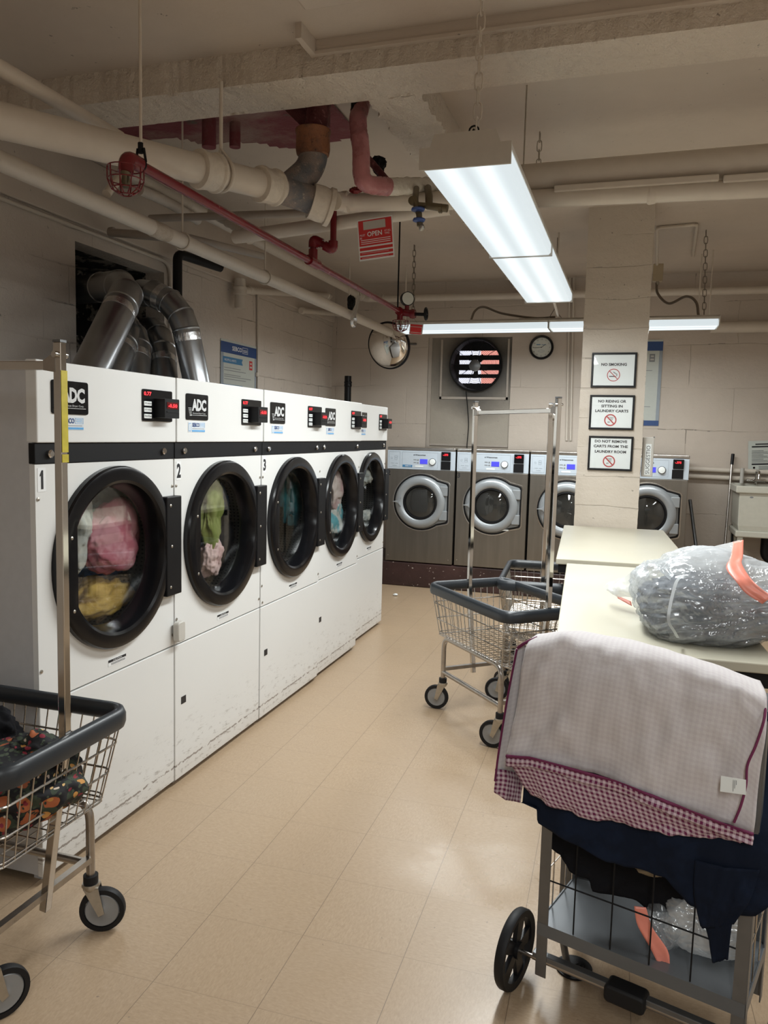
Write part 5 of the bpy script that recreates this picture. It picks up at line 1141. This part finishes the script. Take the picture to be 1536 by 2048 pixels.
# notice above the sink
nl = at(1494, 882, Y=7.985); t = sign_board('paper_notice', 'crooked paper notice taped to the wall above the sink', 'notice', (nl.x+.03, 7.985, nl.z-.31), (1, 0, .06), (-.06, 0, 1), .24, .31, .001, 'paper_dim')
letters('lettering', 'WASH LINENS', .12, .27, .016, M['ink'], t, -.0005, wdt=.15, align='C', bold=.02); letters('lettering', 'PLEASE LOAD WASHER', .12, .245, .016, M['ink'], t, -.0005, wdt=.21, align='C', bold=.02)
for o_ in list(t.children):
    if o_.name.startswith('lettering'): bpy.data.objects.remove(o_)
b = MB(); b.box(.06, .19, -.0006, 0, .272, .284); b.box(.03, .21, -.0006, 0, .248, .262)
for k in range(9): b.box(.03, .13+.07*((k*7) % 3)/2, -.0006, 0, .215-.013*k, .219-.013*k)
b.box(.03, .215, -.0006, 0, .085, .10)
for k in range(5): b.box(.09, .21, -.0006, 0, .068-.012*k, .072-.012*k)
b.build('printing', M['ink'], t, smooth=False); MB().lathe([(.012, .0006), (0, .0006)], 4, TR(.05, 0, .06) @ RX(PI/2)).build('stamp', M['redmatte'], t, smooth=False)
# mop and broom
t = thing('mop_handle', 'tall metal mop handle with black grip leaning on the wall by the sink', 'mop', tuple(at(1452, 1105, Y=7.62).xy.to_3d())); o = Vector(t.location)
hb = at(1448, 1110, Y=7.70)-o; ht = at(1464, 925, Y=7.93)-o; d = (ht-hb).normalized(); lo = hb-d*(hb.z/d.z)
MB().cyl(lo, ht, .011, 12).build('handle', M['chrome_dull'], t); MB().cyl(ht-d*.02, at(1466, 908, Y=7.95)-o, .015, 12).build('grip', M['black'], t)
crumple('mop_head', M['greywhite'], (.12, .08, .05), 41, t, lo+Vector((0, 0, .05)), sub=3)
t = thing('broom', 'dark broom stick standing between mop and sink', 'broom', tuple(at(1466, 1080, Y=7.75).xy.to_3d())); o = Vector(t.location)
b = MB(); lo = Vector((0, 0, .06)); b.cyl(lo, at(1469, 990, Y=7.9)-o, .010, 10); b.build('stick', M['blackmatte'], t); MB().box(-.12, .12, -.03, .03, 0, .09).build('bristle_head', M['blackmatte'], t, smooth=False)
t = thing('squeegee', 'grey pole leaning between the right washer and the wall', 'pole', tuple(at(1392, 1090, Y=7.5).xy.to_3d())); o = Vector(t.location)
a_ = at(1380, 1000, Y=7.85)-o; b_ = at(1392, 1092, Y=7.6)-o; d = (b_-a_).normalized(); b_ = b_+d*(b_.z/-d.z); MB().cyl(a_, b_, .016, 10).build('pole_shaft', M['galv'], t)
o_ = crumple('paper_scrap', M['paper'], (.02, .016, .01), 51, loc=at(791, 1189, Z=.012), sub=3); tag(o_, 'crumpled white scrap on the floor before the plinth', 'litter')

# ---------------------------------------------------------------- wire laundry carts
def make_cart(PH=1.645):
    """local x along the basket, origin on the floor at its centre"""
    t = thing('laundry_cart', '', 'laundry cart'); zr = .66; zb = .405; hx, hy = .375, .235; bx, by = .325, .205
    def rr(hx, hy, z, r, n=5):
        pts = []
        for cx, cy, a0 in ((hx-r, hy-r, 0), (-hx+r, hy-r, PI/2), (-hx+r, -hy+r, PI), (hx-r, -hy+r, 1.5*PI)):
            for k in range(n+1): a = a0+PI/2*k/n; pts.append((cx+r*math.cos(a), cy+r*math.sin(a), z))
        return pts
    # bumper rail: deep vinyl channel
    b = MB(); n = len(rr(hx, hy, 0, .05)); prof = [(.014, -.030), (.018, -.018), (.018, .006), (.012, .020), (.0, .026), (-.012, .020), (-.015, .004), (-.013, -.012), (-.006, -.022), (.0, -.028)]
    vs = []; base_ = rr(hx, hy, 0, .05)
    for i in range(n):
        p = Vector(base_[i][:2]); q = Vector(base_[(i+1) % n][:2])-Vector(base_[i-1][:2]); nr = Vector((q.y, -q.x)).normalized()
        for a, c in prof: vs.append((p.x+nr.x*a, p.y+nr.y*a, zr-.005+c))
    K = len(prof); b.add(vs, [(i*K+j, i*K+(j+1) % K, ((i+1) % n)*K+(j+1) % K, ((i+1) % n)*K+j) for i in range(n) for j in range(K)])
    b.build('bumper_rail', M['bumper'], t, ang=60)
    b = MB(); r = .0021
    def lvl(f): return (bx+(hx-bx)*f, by+(hy-by)*f, zb+(zr-.02-zb)*f)
    for f, rr_ in ((0, .0032), (.05, .0025), (.36, .0032), (.72, .0032)):
        X, Y, Z = lvl(f); b.tube(rr(X, Y, Z, .035), rr_, 6, closed=True)
    def upright(sx, sy): # sx,sy position in -1..1 on the outline
        p0 = lvl(0); p1 = lvl(1); b.tube([(p0[0]*sx, p0[1]*sy, p0[2]), (p1[0]*sx, p1[1]*sy, p1[2])], r, 5, caps=False)
    N = 17
    for k in range(N+1):
        s = -.93+1.86*k/N
        upright(s, 1); upright(s, -1)
    for k in range(11):
        s = -.88+1.76*k/10; upright(1, s); upright(-1, s)
    for k in range(N+1): s = -.96+1.92*k/N; b.tube([(bx*s, -by, zb), (bx*s, by, zb)], r, 5, caps=False)
    for k in range(9): s = -.9+1.8*k/8; b.tube([(-bx, by*s, zb), (bx, by*s, zb)], r, 5, caps=False)
    b.build('wire_basket', M['wire'], t)
    # tubular underframe: two hoops and rails
    b = MB(); lx, ly = .280, .19; R = .0125
    for sy in (-1, 1):
        b.tube(bend([(-lx, sy*ly, .17), (-lx, sy*ly, zb-.012), (lx, sy*ly, zb-.012), (lx, sy*ly, .17)], .06), R, 12)
        b.cyl((-lx, sy*ly, .205), (lx, sy*ly, .205), R*.95, 12)
    for sx in (-1, 1): b.box(sx*lx-.010, sx*lx+.010, -ly, ly, .213, .231)
    b.build('underframe', M['chrome_dull'], t)
    for sx in (-1, 1):
        for sy in (-1, 1):
            c = bpy.data.objects.new('caster', None)
            x, y = sx*lx, sy*ly; b = MB(); b.cyl((x, y, .150), (x, y, .172), .021, 16); o = b.build('caster', M['rubber'], t)
            a = CA[0]; m = TR(x, y, 0) @ RZ(a); b = MB(); b.lathe([(.024, .148), (.026, .140), (.020, .128)], 16, TR(x, y, 0))
            for q in (-1, 1): b.add([m @ Vector(v) for v in ((-.018, q*.017, .138), (.024, q*.017, .138), (.040, q*.017, .06), (.024, q*.017, .052), (-.018, q*.020, .138), (.024, q*.020, .138), (.040, q*.020, .06), (.024, q*.020, .052))], [(0, 1, 2, 3), (7, 6, 5, 4), (0, 4, 5, 1), (1, 5, 6, 2), (2, 6, 7, 3), (3, 7, 4, 0)])
            b.add([m @ Vector(v) for v in ((-.018, -.02, .136), (.024, -.02, .136), (.024, .02, .136), (-.018, .02, .136), (-.018, -.02, .14), (.024, -.02, .14), (.024, .02, .14), (-.018, .02, .14))], [(0, 1, 2, 3), (7, 6, 5, 4), (0, 4, 5, 1), (1, 5, 6, 2), (2, 6, 7, 3), (3, 7, 4, 0)])
            b.build('fork', M['zinc'], o)
            mw = m @ TR(.032, 0, .065) @ RX(PI/2)
            MB().lathe([(.050, -.013), (.063, -.012), (.065, -.006), (.065, .006), (.063, .012), (.050, .013)], 36, mw, closed=True).build('tyre', M['rubber'], o)
            MB().lathe([(.049, -.009), (.046, -.012), (.020, -.009), (.012, -.014), (.0, -.014), (.0, .014), (.012, .014), (.020, .009), (.046, .012), (.049, .009)], 32, mw).build('wheel_hub', M['hubgrey'], o)
            CA.append(CA.pop(0))
    # tall posts at the middle of the short ends, with a hanging bar
    for sx in (-1, 1):
        b = MB(); b.box(sx*.375-.012+(-.006 if sx > 0 else .006), sx*.375+.012+(-.006 if sx > 0 else .006), -.012, .012, zb-.2 if False else .17, 1.645) if False else b.tube([(sx*.285, 0, .18), (sx*.318, 0, .40), (sx*.358, 0, .66), (sx*.362, 0, PH)], .0155, 4, sq=True)
        o = b.build('post', M['chrome_sq'], t, smooth=False, bevel=.002)
        MB().lathe([(.016, 0), (.016, .006), (0, .006)], 4, TR(sx*.362, 0, PH) @ RZ(PI/4)).build('post_cap', M['galv'], o, smooth=False)
        b = MB(); b.lathe([(.008, -.022), (.008, .022)], 10, TR(sx*.362, 0, PH-.03) @ RX(PI/2)); b.build('clamp_bolt', M['chrome'], o)
    MB().box(-.362, .362, -.008, .008, PH-.067, PH-.045).build('hanging_bar', M['chrome_sq'], t, smooth=False, bevel=.002)
    b = MB()
    for sx in (-1, 1): b = MB(); b.prism([(sx*.358, PH-.073), (sx*.358, PH-.023), (sx*.322, PH-.044), (sx*.322, PH-.068)], -.012, .012); b.build('corner_gusset', M['chrome_dull'], t, smooth=False)
    return t
M['hubgrey'] = plain('grey_wheel_disc', (.26, .265, .27), .4, .3); M['chrome_sq'] = plain('square_chrome_post', (.58, .56, .53), .09, 1, var=.12, scale=6)
CA = [-2.3, -2.15, -2.45, -2.2]
cart = make_cart(); c2 = copy_tree(cart); 
cart.location = (-.575, 3.89, 0); cart.rotation_euler = (0, 0, math.radians(-48)); tag(cart, 'empty wire laundry cart standing in the aisle left of the table', 'laundry cart', 'wire laundry carts')
c2.location = (-.455, 4.62, 0); c2.rotation_euler = (0, 0, math.radians(-86)); tag(c2, 'wire laundry cart tucked behind the empty one at the table edge', 'laundry cart', 'wire laundry carts')
CA = [PI*.93, .3, 1.1, .45]
c1 = make_cart(1.668); c1.location = (-1.712, 1.60, 0); tag(c1, 'wire laundry cart full of dark floral laundry at the left edge', 'laundry cart', 'wire laundry carts')
# measuring tape stuck on the near post
b = MB(); b.box(.3735, .3745, -.011, .011, 1.40, 1.60); b.box(.3735, .3745, -.0115, .0115, 1.375, 1.395); b.build('yellow_tape', M['yellowtape'], c1, smooth=False)
# laundry in that cart
def heap(name, mat, lab, c, dims, seed, amp=.35, fold=2.2, cat='laundry'):
    o = crumple(name, mat, dims, seed, None, (c1.location.x+c[0], c1.location.y+c[1], c[2]), amp, 5, fold); return tag(o, lab, cat)
heap('floral_garment', M['floral'], 'black garment with orange flowers filling the left cart', (.155, -.01, .515), (.215, .185, .115), 3, .22, 2.0)
heap('floral_garment', M['floral'], 'second black flowered garment deeper in the left cart', (-.16, .0, .515), (.17, .18, .115), 6, .25, 2.0)
heap('black_garment', M['blackcloth'], 'plain black garment bunched at the back of the left cart', (.02, .10, .60), (.09, .06, .06), 11, .35, 1.8)
heap('floral_garment', M['floral_pink'], 'pale garment with pink flowers on top in the left cart', (-.03, -.08, .595), (.10, .08, .055), 13, .3, 2.0)
heap('floral_garment', M['floral'], 'flowered fold poking up behind the left cart post', (.22, .05, .58), (.08, .08, .06), 16, .35, 2.0)

# ---------------------------------------------------------------- near utility cart
UA = math.radians(-17); UO = Vector((-.170, 1.955, 0))
u = thing('utility_cart', 'grey angle-iron utility cart with black wheels under the draped clothes', 'cart', tuple(UO), UA)
UW, UD, UH = .50, .27, .86
def angle_post(x, y, sx, sy):
    b = MB(); b.box(min(x, x+sx*.028), max(x, x+sx*.028), y-.0015, y+.0015, .062, UH); b.box(x-.0015, x+.0015, min(y, y+sy*.028), max(y, y+sy*.028), .062, UH)
    o = b.build('corner_post', M['galv'], u, smooth=False)
    return o
for x, sx in ((0, 1), (UW, -1)):
    for y, sy in ((0, 1), (UD, -1)): angle_post(x, y, sx, sy)
b = MB(); z = .205; b.box(0, UW, 0, UD, z-.004, z); b.box(0, UW, -.002, .001, z-.03, z+.004); b.box(0, UW, UD-.001, UD+.002, z-.03, z+.004); b.box(-.002, .001, 0, UD, z-.03, z+.004); b.box(UW-.001, UW+.002, 0, UD, z-.03, z+.004)
b.build('bottom_shelf', M['shelfgrey'], u, smooth=False)
b = MB(); z = UH-.01; b.box(0, UW, -.002, UD, z-.012, z); b.build('top_shelf', M['shelfgrey'], u, smooth=False)
b = MB(); b.box(-.012, UW+.02, .0, .022, .098, .120); b.build('bottom_rail', M['galv'], u, smooth=False, bevel=.002)
b = MB(); rbox(b, .185, .285, -.018, .034, .084, .128, .012); b.build('foot_pad', M['rubber'], u, bevel=.006)
# wire side screen on the front face
b = MB(); 
for x in (.095, .19, .285, .38): b.tube([(x, .002, .21), (x, .002, UH-.02)], .002, 6)
for z in (.33, .50, .67, .84): b.tube([(0, .002, z), (UW, .002, z)], .002, 6)
b.build('wire_screen', M['blackmatte'], u)
b = MB()
for z in (.33, .50, .67): b.tube([(.002, 0, z), (.002, UD, z)], .002, 6); b.tube([(UW-.002, 0, z), (UW-.002, UD, z)], .002, 6)
for y in (.09, .18): b.tube([(.002, y, .21), (.002, y, UH-.02)], .002, 6); b.tube([(UW-.002, y, .21), (UW-.002, y, UH-.02)], .002, 6)
b.build('wire_screen', M['wire'], u)
def spoked_wheel(x, y, R):
    m = TR(x, y, R) @ RY(PI/2); b = MB(); b.lathe([(R*.80, -.010), (R*.97, -.013), (R, -.008), (R, .008), (R*.97, .013), (R*.80, .010)], 48, m, closed=True); o = b.build('wheel', M['rubber'], u)
    b = MB(); b.lathe([(.022, -.016), (.022, .016)], 20, m)
    for k in range(5):
        a = 2*PI*k/5+.35; mm = m @ RZ(a); b.add([mm @ Vector(v) for v in ((.015, -.014, -.006), (.015, .014, -.006), (R*.82, .020, -.006), (R*.82, -.020, -.006), (.015, -.014, .006), (.015, .014, .006), (R*.82, .020, .006), (R*.82, -.020, .006))], [(0, 3, 2, 1), (4, 5, 6, 7), (0, 1, 5, 4), (1, 2, 6, 5), (2, 3, 7, 6), (3, 0, 4, 7)])
    b.build('spokes', M['black'], o)
spoked_wheel(-.062, .005, .104); spoked_wheel(UW+.062, .005, .104)
MB().cyl((-.09, .005, .104), (UW+.09, .005, .104), .006, 10).build('axle', M['chrome_dull'], u)
b = MB()
for k in range(6): rr0 = .046-.007*k; b.lathe([(rr0, .002+.003*k), (rr0, .007+.003*k), (rr0-.007, .006+.003*k)], 32, TR(.045, .165, 0))
b.lathe([(.05, 0), (.05, .006), (0, .008)], 32, TR(.045, .165, 0)); b.build('round_foot', M['rubber'], u)
MB().cyl((.03, .15, .02), (.012, .10, .20), .010, 10).build('foot_stem', M['galv'], u)

# ---------------------------------------------------------------- draped clothes
def resample(pts, n):
    P = [Vector(p) for p in pts]; d = [0]
    for i in range(1, len(P)): d.append(d[-1]+(P[i]-P[i-1]).length)
    out = []
    for k in range(n):
        s = d[-1]*k/(n-1); i = 1
        while i < len(P)-1 and d[i] < s: i += 1
        f = (s-d[i-1])/max(1e-9, d[i]-d[i-1]); out.append(P[i-1].lerp(P[i], f))
    return out
def drape(name, rows, mat, nu=60, per=14, fold=.012, ff=9, seed=1, parent=None, solid=.0012, uvs=None, rag=0, extra=None):
    """rows: polylines from the top fold downwards, each running left to right"""
    R = [resample(r, nu) for r in rows]; cols = []
    for i in range(nu): cols.append(spline([r[i] for r in R], per))
    nv = len(cols[0]); vs = []; uv = []
    for i in range(nu):
        dist = 0
        for j in range(nv):
            p = cols[i][j]
            if j: dist += (cols[i][j]-cols[i][j-1]).length
            a = i/(nu-1); c = j/(nv-1)
            du = (cols[min(i+1, nu-1)][j]-cols[max(i-1, 0)][j]); dv = (cols[i][min(j+1, nv-1)]-cols[i][max(j-1, 0)]); nr = dv.cross(du)
            nr = nr.normalized() if nr.length > 1e-9 else Vector((0, -1, 0))
            amt = fold*(.25+.75*c); w_ = noise.noise(Vector((a*ff, c*1.5, seed)))+.5*noise.noise(Vector((a*ff*2.3+c*3, c*2.5, seed+5)))+.25*noise.noise(Vector((a*ff*4, c*9, seed+9)))
            vs.append(p+nr*(amt*w_)); uv.append((a*sum((R[len(R)//2][k+1]-R[len(R)//2][k]).length for k in range(0, nu-1)), dist))
    fs = [(i*nv+j, i*nv+j+1, (i+1)*nv+j+1, (i+1)*nv+j) for i in range(nu-1) for j in range(nv-1)]
    b = MB(); b.add(vs, fs); return b.build(name, mat, parent, solid=solid, uv=uv, ang=180)
def row(pts, dy=0, Y=None): return [at(x, y, Y=yy+dy) for x, y, yy in pts]
# nightshirt, wrong side out; its top fold rests on the cart, the front hangs towards the camera
TB = [(1075, 1268, 2.16), (1160, 1262, 2.14), (1260, 1278, 2.11), (1380, 1312, 2.06), (1470, 1345, 2.04), (1520, 1362, 2.02)]
T0 = [(1058, 1285, 1.97), (1130, 1270, 1.95), (1250, 1290, 1.93), (1380, 1325, 1.89), (1480, 1362, 1.86), (1530, 1392, 1.85)]
T1 = [(1045, 1340, 1.93), (1130, 1330, 1.90), (1250, 1345, 1.87), (1380, 1380, 1.84), (1480, 1410, 1.81), (1534, 1440, 1.81)]
T2 = [(1030, 1430, 1.92), (1120, 1435, 1.88), (1250, 1450, 1.85), (1380, 1490, 1.82), (1470, 1520, 1.80), (1522, 1540, 1.80)]
T3 = [(1012, 1512, 1.90), (1060, 1516, 1.88), (1150, 1540, 1.86), (1230, 1563, 1.84), (1350, 1610, 1.81), (1450, 1650, 1.79), (1507, 1668, 1.79)]
T4 = [(1011, 1532, 1.90), (1060, 1535, 1.88), (1150, 1560, 1.86), (1230, 1583, 1.84), (1350, 1632, 1.81), (1450, 1672, 1.79), (1505, 1690, 1.79)]
g = thing('inside_out_shirt', 'pale inside-out gingham shirt draped over the utility cart', 'shirt', (0, 0, 0))
drape('shirt_body', [row(TB), row(T0), row(T1), row(T2), row(T3)], M['gingham_back'], 90, 12, .028, 4, 3, g)
drape('hem_band', [row(T3, -.012), row([(a, b+10, c) for a, b, c in T3], -.012), row(T4, -.010)], M['gingham'], 90, 5, .012, 7, 3, g)
drape('hem_edge', [row([(a, b-3, c) for a, b, c in T3], -.015), row([(a, b+3, c) for a, b, c in T3], -.015)], M['burgundy'], 90, 2, .010, 7, 3, g)
U0 = [(1020, 1525, 1.905), (1060, 1530, 1.885), (1150, 1556, 1.865), (1230, 1580, 1.845), (1350, 1625, 1.815), (1450, 1660, 1.795), (1500, 1680, 1.80)]
U1 = [(1045, 1568, 1.915), (1090, 1590, 1.895), (1160, 1605, 1.875), (1240, 1625, 1.855), (1350, 1650, 1.825), (1450, 1668, 1.80), (1495, 1684, 1.81)]
U2 = [(1062, 1590, 1.925), (1100, 1612, 1.905), (1170, 1634, 1.885), (1260, 1650, 1.865), (1350, 1668, 1.835), (1440, 1678, 1.815), (1500, 1688, 1.81)]
drape('under_hem', [row(U0), row(U1), row(U2)], M['gingham'], 80, 8, .010, 9, 8, g)
# sleeve lobe hanging at the left side
L0 = [(1030, 1300, 1.99), (1048, 1288, 2.00), (1062, 1300, 2.02)]; L1 = [(1016, 1390, 1.98), (1036, 1375, 1.99), (1052, 1385, 2.04)]
L2 = [(998, 1500, 1.97), (1020, 1490, 1.98), (1042, 1480, 2.04)]; L3 = [(990, 1560, 1.965), (1012, 1562, 1.975), (1044, 1570, 2.03)]; L4 = [(988, 1585, 1.965), (1010, 1600, 1.975), (1042, 1606, 2.03)]
drape('sleeve', [row(L0), row(L1), row(L2), row(L3)], M['gingham_back'], 22, 10, .008, 4, 11, g)
drape('sleeve_hem', [row([(a, b-22, c) for a, b, c in L3], -.003), row(L3, -.004), row(L4, -.003)], M['gingham'], 22, 6, .008, 4, 11, g)
MB().tube(spline([at(1034, 1298, Y=1.985), at(1016, 1390, Y=1.972), at(998, 1500, Y=1.962), at(990, 1562, Y=1.957)], 8), .003, 6).build('sleeve_edge', M['burgundy'], g)
MB().tube(spline([at(1075, 1275, Y=1.98), at(1050, 1286, Y=1.975), at(1035, 1296, Y=1.98)], 6), .004, 6).build('sleeve_edge', M['burgundy'], g)
# side seam and care label
seam = [at(*q, Y=yy) for *q, yy in ((1532, 1400, 1.835), (1528, 1440, 1.80), (1512, 1490, 1.79), (1495, 1530, 1.785), (1492, 1570, 1.78), (1482, 1610, 1.775), (1468, 1645, 1.775))]
MB().tube(spline(seam, 8), .0028, 6).build('side_seam', M['burgundy'], g)
q0, q1, q2, q3 = at(1442, 1552, Y=1.768), at(1492, 1560, Y=1.768), at(1492, 1590, Y=1.765), at(1440, 1583, Y=1.765)
MB().add([q0, q1, q2, q3, q0+Vector((0, .001, 0)), q1+Vector((0, .001, 0)), q2+Vector((0, .001, 0)), q3+Vector((0, .001, 0))], [(0, 1, 2, 3), (7, 6, 5, 4), (0, 4, 5, 1), (1, 5, 6, 2), (2, 6, 7, 3), (3, 7, 4, 0)]).build('care_label', M['paper'], g, smooth=False)
b = MB()
for k, (f, L) in enumerate(((.50, .75), (.56, .55), (.62, .3))):
    a = q0.lerp(q1, f).lerp(q3.lerp(q2, f), .12); c = q0.lerp(q1, f+.0).lerp(q3.lerp(q2, f), .12+L); b.tube([a+Vector((0, -.0006, 0)), c+Vector((0, -.0006, 0))], .0005, 4)
b.build('label_print', M['inkgrey'], g, smooth=False)
# navy garment under the shirt
N0 = [(1060, 1300, 2.0), (1150, 1300, 1.98), (1280, 1330, 1.95), (1400, 1370, 1.91), (1500, 1400, 1.88), (1545, 1430, 1.86)]
N1 = [(1055, 1450, 1.97), (1150, 1450, 1.94), (1280, 1480, 1.90), (1400, 1530, 1.87), (1500, 1560, 1.865), (1555, 1580, 1.86)]
N2 = [(1046, 1590, 1.945), (1090, 1610, 1.93), (1200, 1650, 1.90), (1340, 1690, 1.85), (1450, 1700, 1.81), (1560, 1700, 1.79)]
N3 = [(1042, 1606, 1.945), (1072, 1616, 1.935), (1075, 1645, 1.93), (1130, 1680, 1.91), (1220, 1722, 1.89), (1330, 1755, 1.85), (1375, 1815, 1.83), (1440, 1830, 1.81), (1510, 1835, 1.79), (1560, 1800, 1.785)]
nv = thing('navy_garment', 'dark navy garment hanging below the gingham hem, with a long tail', 'garment', (0, 0, 0))
drape('cloth_body', [row(N0), row(N1), row(N2), row(N3)], M['navy'], 70, 10, .014, 7, 21, nv)
drape('hanging_tail', [row([(1390, 1720, 1.82), (1450, 1735, 1.80), (1520, 1740, 1.785)]), row([(1388, 1790, 1.82), (1440, 1810, 1.80), (1500, 1800, 1.785)]), row([(1402, 1850, 1.825), (1430, 1856, 1.815), (1468, 1848, 1.80)])], M['navy'], 30, 10, .010, 5, 23, nv)
drape('hanging_point', [row([(1400, 1830, 1.822), (1430, 1830, 1.812), (1468, 1825, 1.80)]), row([(1415, 1870, 1.825), (1436, 1872, 1.815), (1462, 1865, 1.805)]), row([(1425, 1925, 1.825), (1440, 1924, 1.82), (1456, 1920, 1.815)])], M['navy'], 16, 8, .006, 4, 25, nv)
# black garments inside the cart
bk = thing('black_garment', 'black garments drooping inside the utility cart below the navy one', 'garment', (0, 0, 0))
drape('cloth_body', [row([(1082, 1625, 2.02), (1150, 1640, 2.01), (1250, 1680, 1.99), (1400, 1720, 1.96), (1500, 1760, 1.94)]), row([(1100, 1690, 2.02), (1170, 1712, 2.01), (1280, 1760, 1.99), (1380, 1770, 1.96), (1480, 1800, 1.94)]), row([(1115, 1700, 2.02), (1140, 1745, 2.01), (1180, 1755, 2.01), (1185, 1780, 2.0), (1270, 1800, 1.99), (1295, 1820, 1.99), (1345, 1825, 1.97), (1372, 1800, 1.97), (1440, 1815, 1.96)])], M['blackcloth'], 50, 10, .016, 6, 31, bk)
o_ = crumple('khaki_garment', cloth('khaki_cloth', (.22, .17, .11), (.30, .24, .16)), (.05, .03, .022), 35, None, at(1300, 1728, Y=1.99), .3); tag(o_, 'khaki cloth peeking between the dark clothes', 'garment')
o_ = crumple('dark_bundle', M['blackcloth'], (.19, .09, .16), 38, None, Vector(UO)+Vector((.29, .06, .62)), .18); tag(o_, 'bundle of dark clothes filling the top of the utility cart', 'laundry')
# white bag on the bottom shelf
def bagmesh(name, mat, dims, seed, loc, parent=None, amp=.2, crease=.03, rz=0, sub=6, taper=0):
    bm = bmesh.new(); bmesh.ops.create_icosphere(bm, subdivisions=sub, radius=1); off = Vector((seed*3.3, seed*1.7, seed*2.9))
    for v in bm.verts:
        p = v.co.copy(); q = Vector((math.copysign(abs(p.x)**.8, p.x), math.copysign(abs(p.y)**.8, p.y), math.copysign(abs(p.z)**.8, p.z)))
        pa = Vector((p.x*2.2+p.z*1.5, p.y*3+p.x, p.z*7-p.x*3)); k = 1+amp*noise.noise(p*1.3+off)+crease*(1-2*abs(noise.noise(pa+off)))+crease*.35*(1-2*abs(noise.noise(pa*2.1+off))); v.co = q*k; v.co.z *= 1-taper*max(0, v.co.x+.25*v.co.y)
        if v.co.z < -.8: v.co.z = -.8-.05*(abs(v.co.z)-.8)
    me = bpy.data.meshes.new(name); bm.to_mesh(me); bm.free(); me.materials.append(mat); me.shade_smooth(); me.transform(Matrix.Diagonal((*dims, 1)))
    o = bpy.data.objects.new(name, me); C.objects.link(o); o.location = loc; o.rotation_euler = (0, 0, rz)
    if parent is not None: o.parent = parent
    return o
sbag = thing('shopping_bag', 'white plastic bag with red drawstring on the bottom shelf of the utility cart', 'plastic bag', tuple(at(1410, 1880, Y=1.99)-Vector((0, 0, 0))))
bz = Vector(sbag.location); bagmesh('bag_film', M['bagmouth'], (.095, .06, .075), 3, (0.0, 0, .205+.065-bz.z), sbag, .25, .06)
drape('drawstring_band', [[p-bz for p in row([(1268, 1812, 1.93), (1292, 1815, 1.93)])], [p-bz for p in row([(1275, 1850, 1.92), (1305, 1855, 1.92)])], [p-bz for p in row([(1300, 1895, 1.91), (1335, 1900, 1.91)])], [p-bz for p in row([(1315, 1925, 1.905), (1340, 1930, 1.905)])]], M['bagtie'], 8, 8, .004, 3, 44, sbag)
crumple('bag_neck', M['bag'], (.06, .04, .05), 46, sbag, at(1330, 1850, Y=1.97)-bz, .4, 4)
# ---------------------------------------------------------------- big bag on the table
TZ = .84
bg = thing('laundry_bag', 'translucent drawstring bag stuffed with grey clothes lying on the near table', 'plastic bag', (.292, 2.735, TZ)); 
bagmesh('bag_film', M['bag'], (.245, .27, .150), 7, (.0, .0, .120), bg, .16, .06, taper=.3)
inner = bagmesh('grey_clothes', cloth('grey_knit_clothes', (.15, .165, .19), (.22, .235, .26), 5), (.215, .235, .102), 7, (.292, 2.735, TZ+.086), None, .16, .09, taper=.3); tag(inner, 'grey clothes seen through the translucent bag', 'laundry')
# loose neck of the bag rising to upper right with coral drawstring hem
def loc_(px, py, Y): return at(px, py, Y=Y)-Vector((.292, 2.735, TZ))
drape('bag_mouth', [[loc_(1300, 1125, 2.85), loc_(1380, 1105, 2.9), loc_(1480, 1080, 2.95)], [loc_(1330, 1150, 2.80), loc_(1400, 1140, 2.82), loc_(1475, 1130, 2.84)], [loc_(1360, 1170, 2.72), loc_(1440, 1180, 2.74), loc_(1500, 1195, 2.76)], [loc_(1420, 1200, 2.66), loc_(1480, 1225, 2.68), loc_(1540, 1240, 2.70)]], M['bagmouth'], 30, 8, .014, 6, 52, bg, solid=0)
drape('drawstring_hem', [[loc_(1466, 1084, 2.70), loc_(1487, 1080, 2.70)], [loc_(1462, 1110, 2.58), loc_(1486, 1112, 2.58)], [loc_(1452, 1135, 2.50), loc_(1484, 1128, 2.50)], [loc_(1470, 1160, 2.44), loc_(1500, 1155, 2.44)], [loc_(1490, 1185, 2.42), loc_(1520, 1175, 2.42)], [loc_(1525, 1208, 2.41), loc_(1545, 1192, 2.41)]], M['bagtie'], 8, 8, .006, 4, 55, bg)
P = spline([loc_(1372, 1150, 2.52), loc_(1355, 1160, 2.49), loc_(1345, 1190, 2.46), loc_(1338, 1225, 2.435), loc_(1338, 1245, 2.435), loc_(1348, 1262, 2.45), loc_(1356, 1276, 2.475)], 6)
b = MB(); vs = []
for p in P: vs += [p+Vector((-.0045, 0, 0)), p+Vector((.0045, 0, 0)), p+Vector((.0045, .002, 0)), p+Vector((-.0045, .002, 0))]
b.add(vs, [(4*i+j, 4*i+(j+1) % 4, 4*i+4+(j+1) % 4, 4*i+4+j) for i in range(len(P)-1) for j in range(4)]); b.build('bag_seam', M['whiteseam'], bg, smooth=False)
drape('bag_corner', [[loc_(1205, 1170, 3.05), loc_(1255, 1150, 3.0), loc_(1290, 1120, 2.95)], [loc_(1212, 1180, 2.98), loc_(1262, 1175, 2.9), loc_(1300, 1160, 2.85)], [loc_(1235, 1192, 2.95), loc_(1270, 1196, 2.85), loc_(1310, 1195, 2.8)]], M['bagmouth'], 24, 8, .012, 6, 58, bg, solid=0)
drape('drawstring_hem', [[loc_(1232, 1190, 2.97), loc_(1262, 1203, 2.93)], [loc_(1236, 1197, 2.955), loc_(1264, 1212, 2.91)]], M['bagtie'], 8, 5, .003, 3, 61, bg)
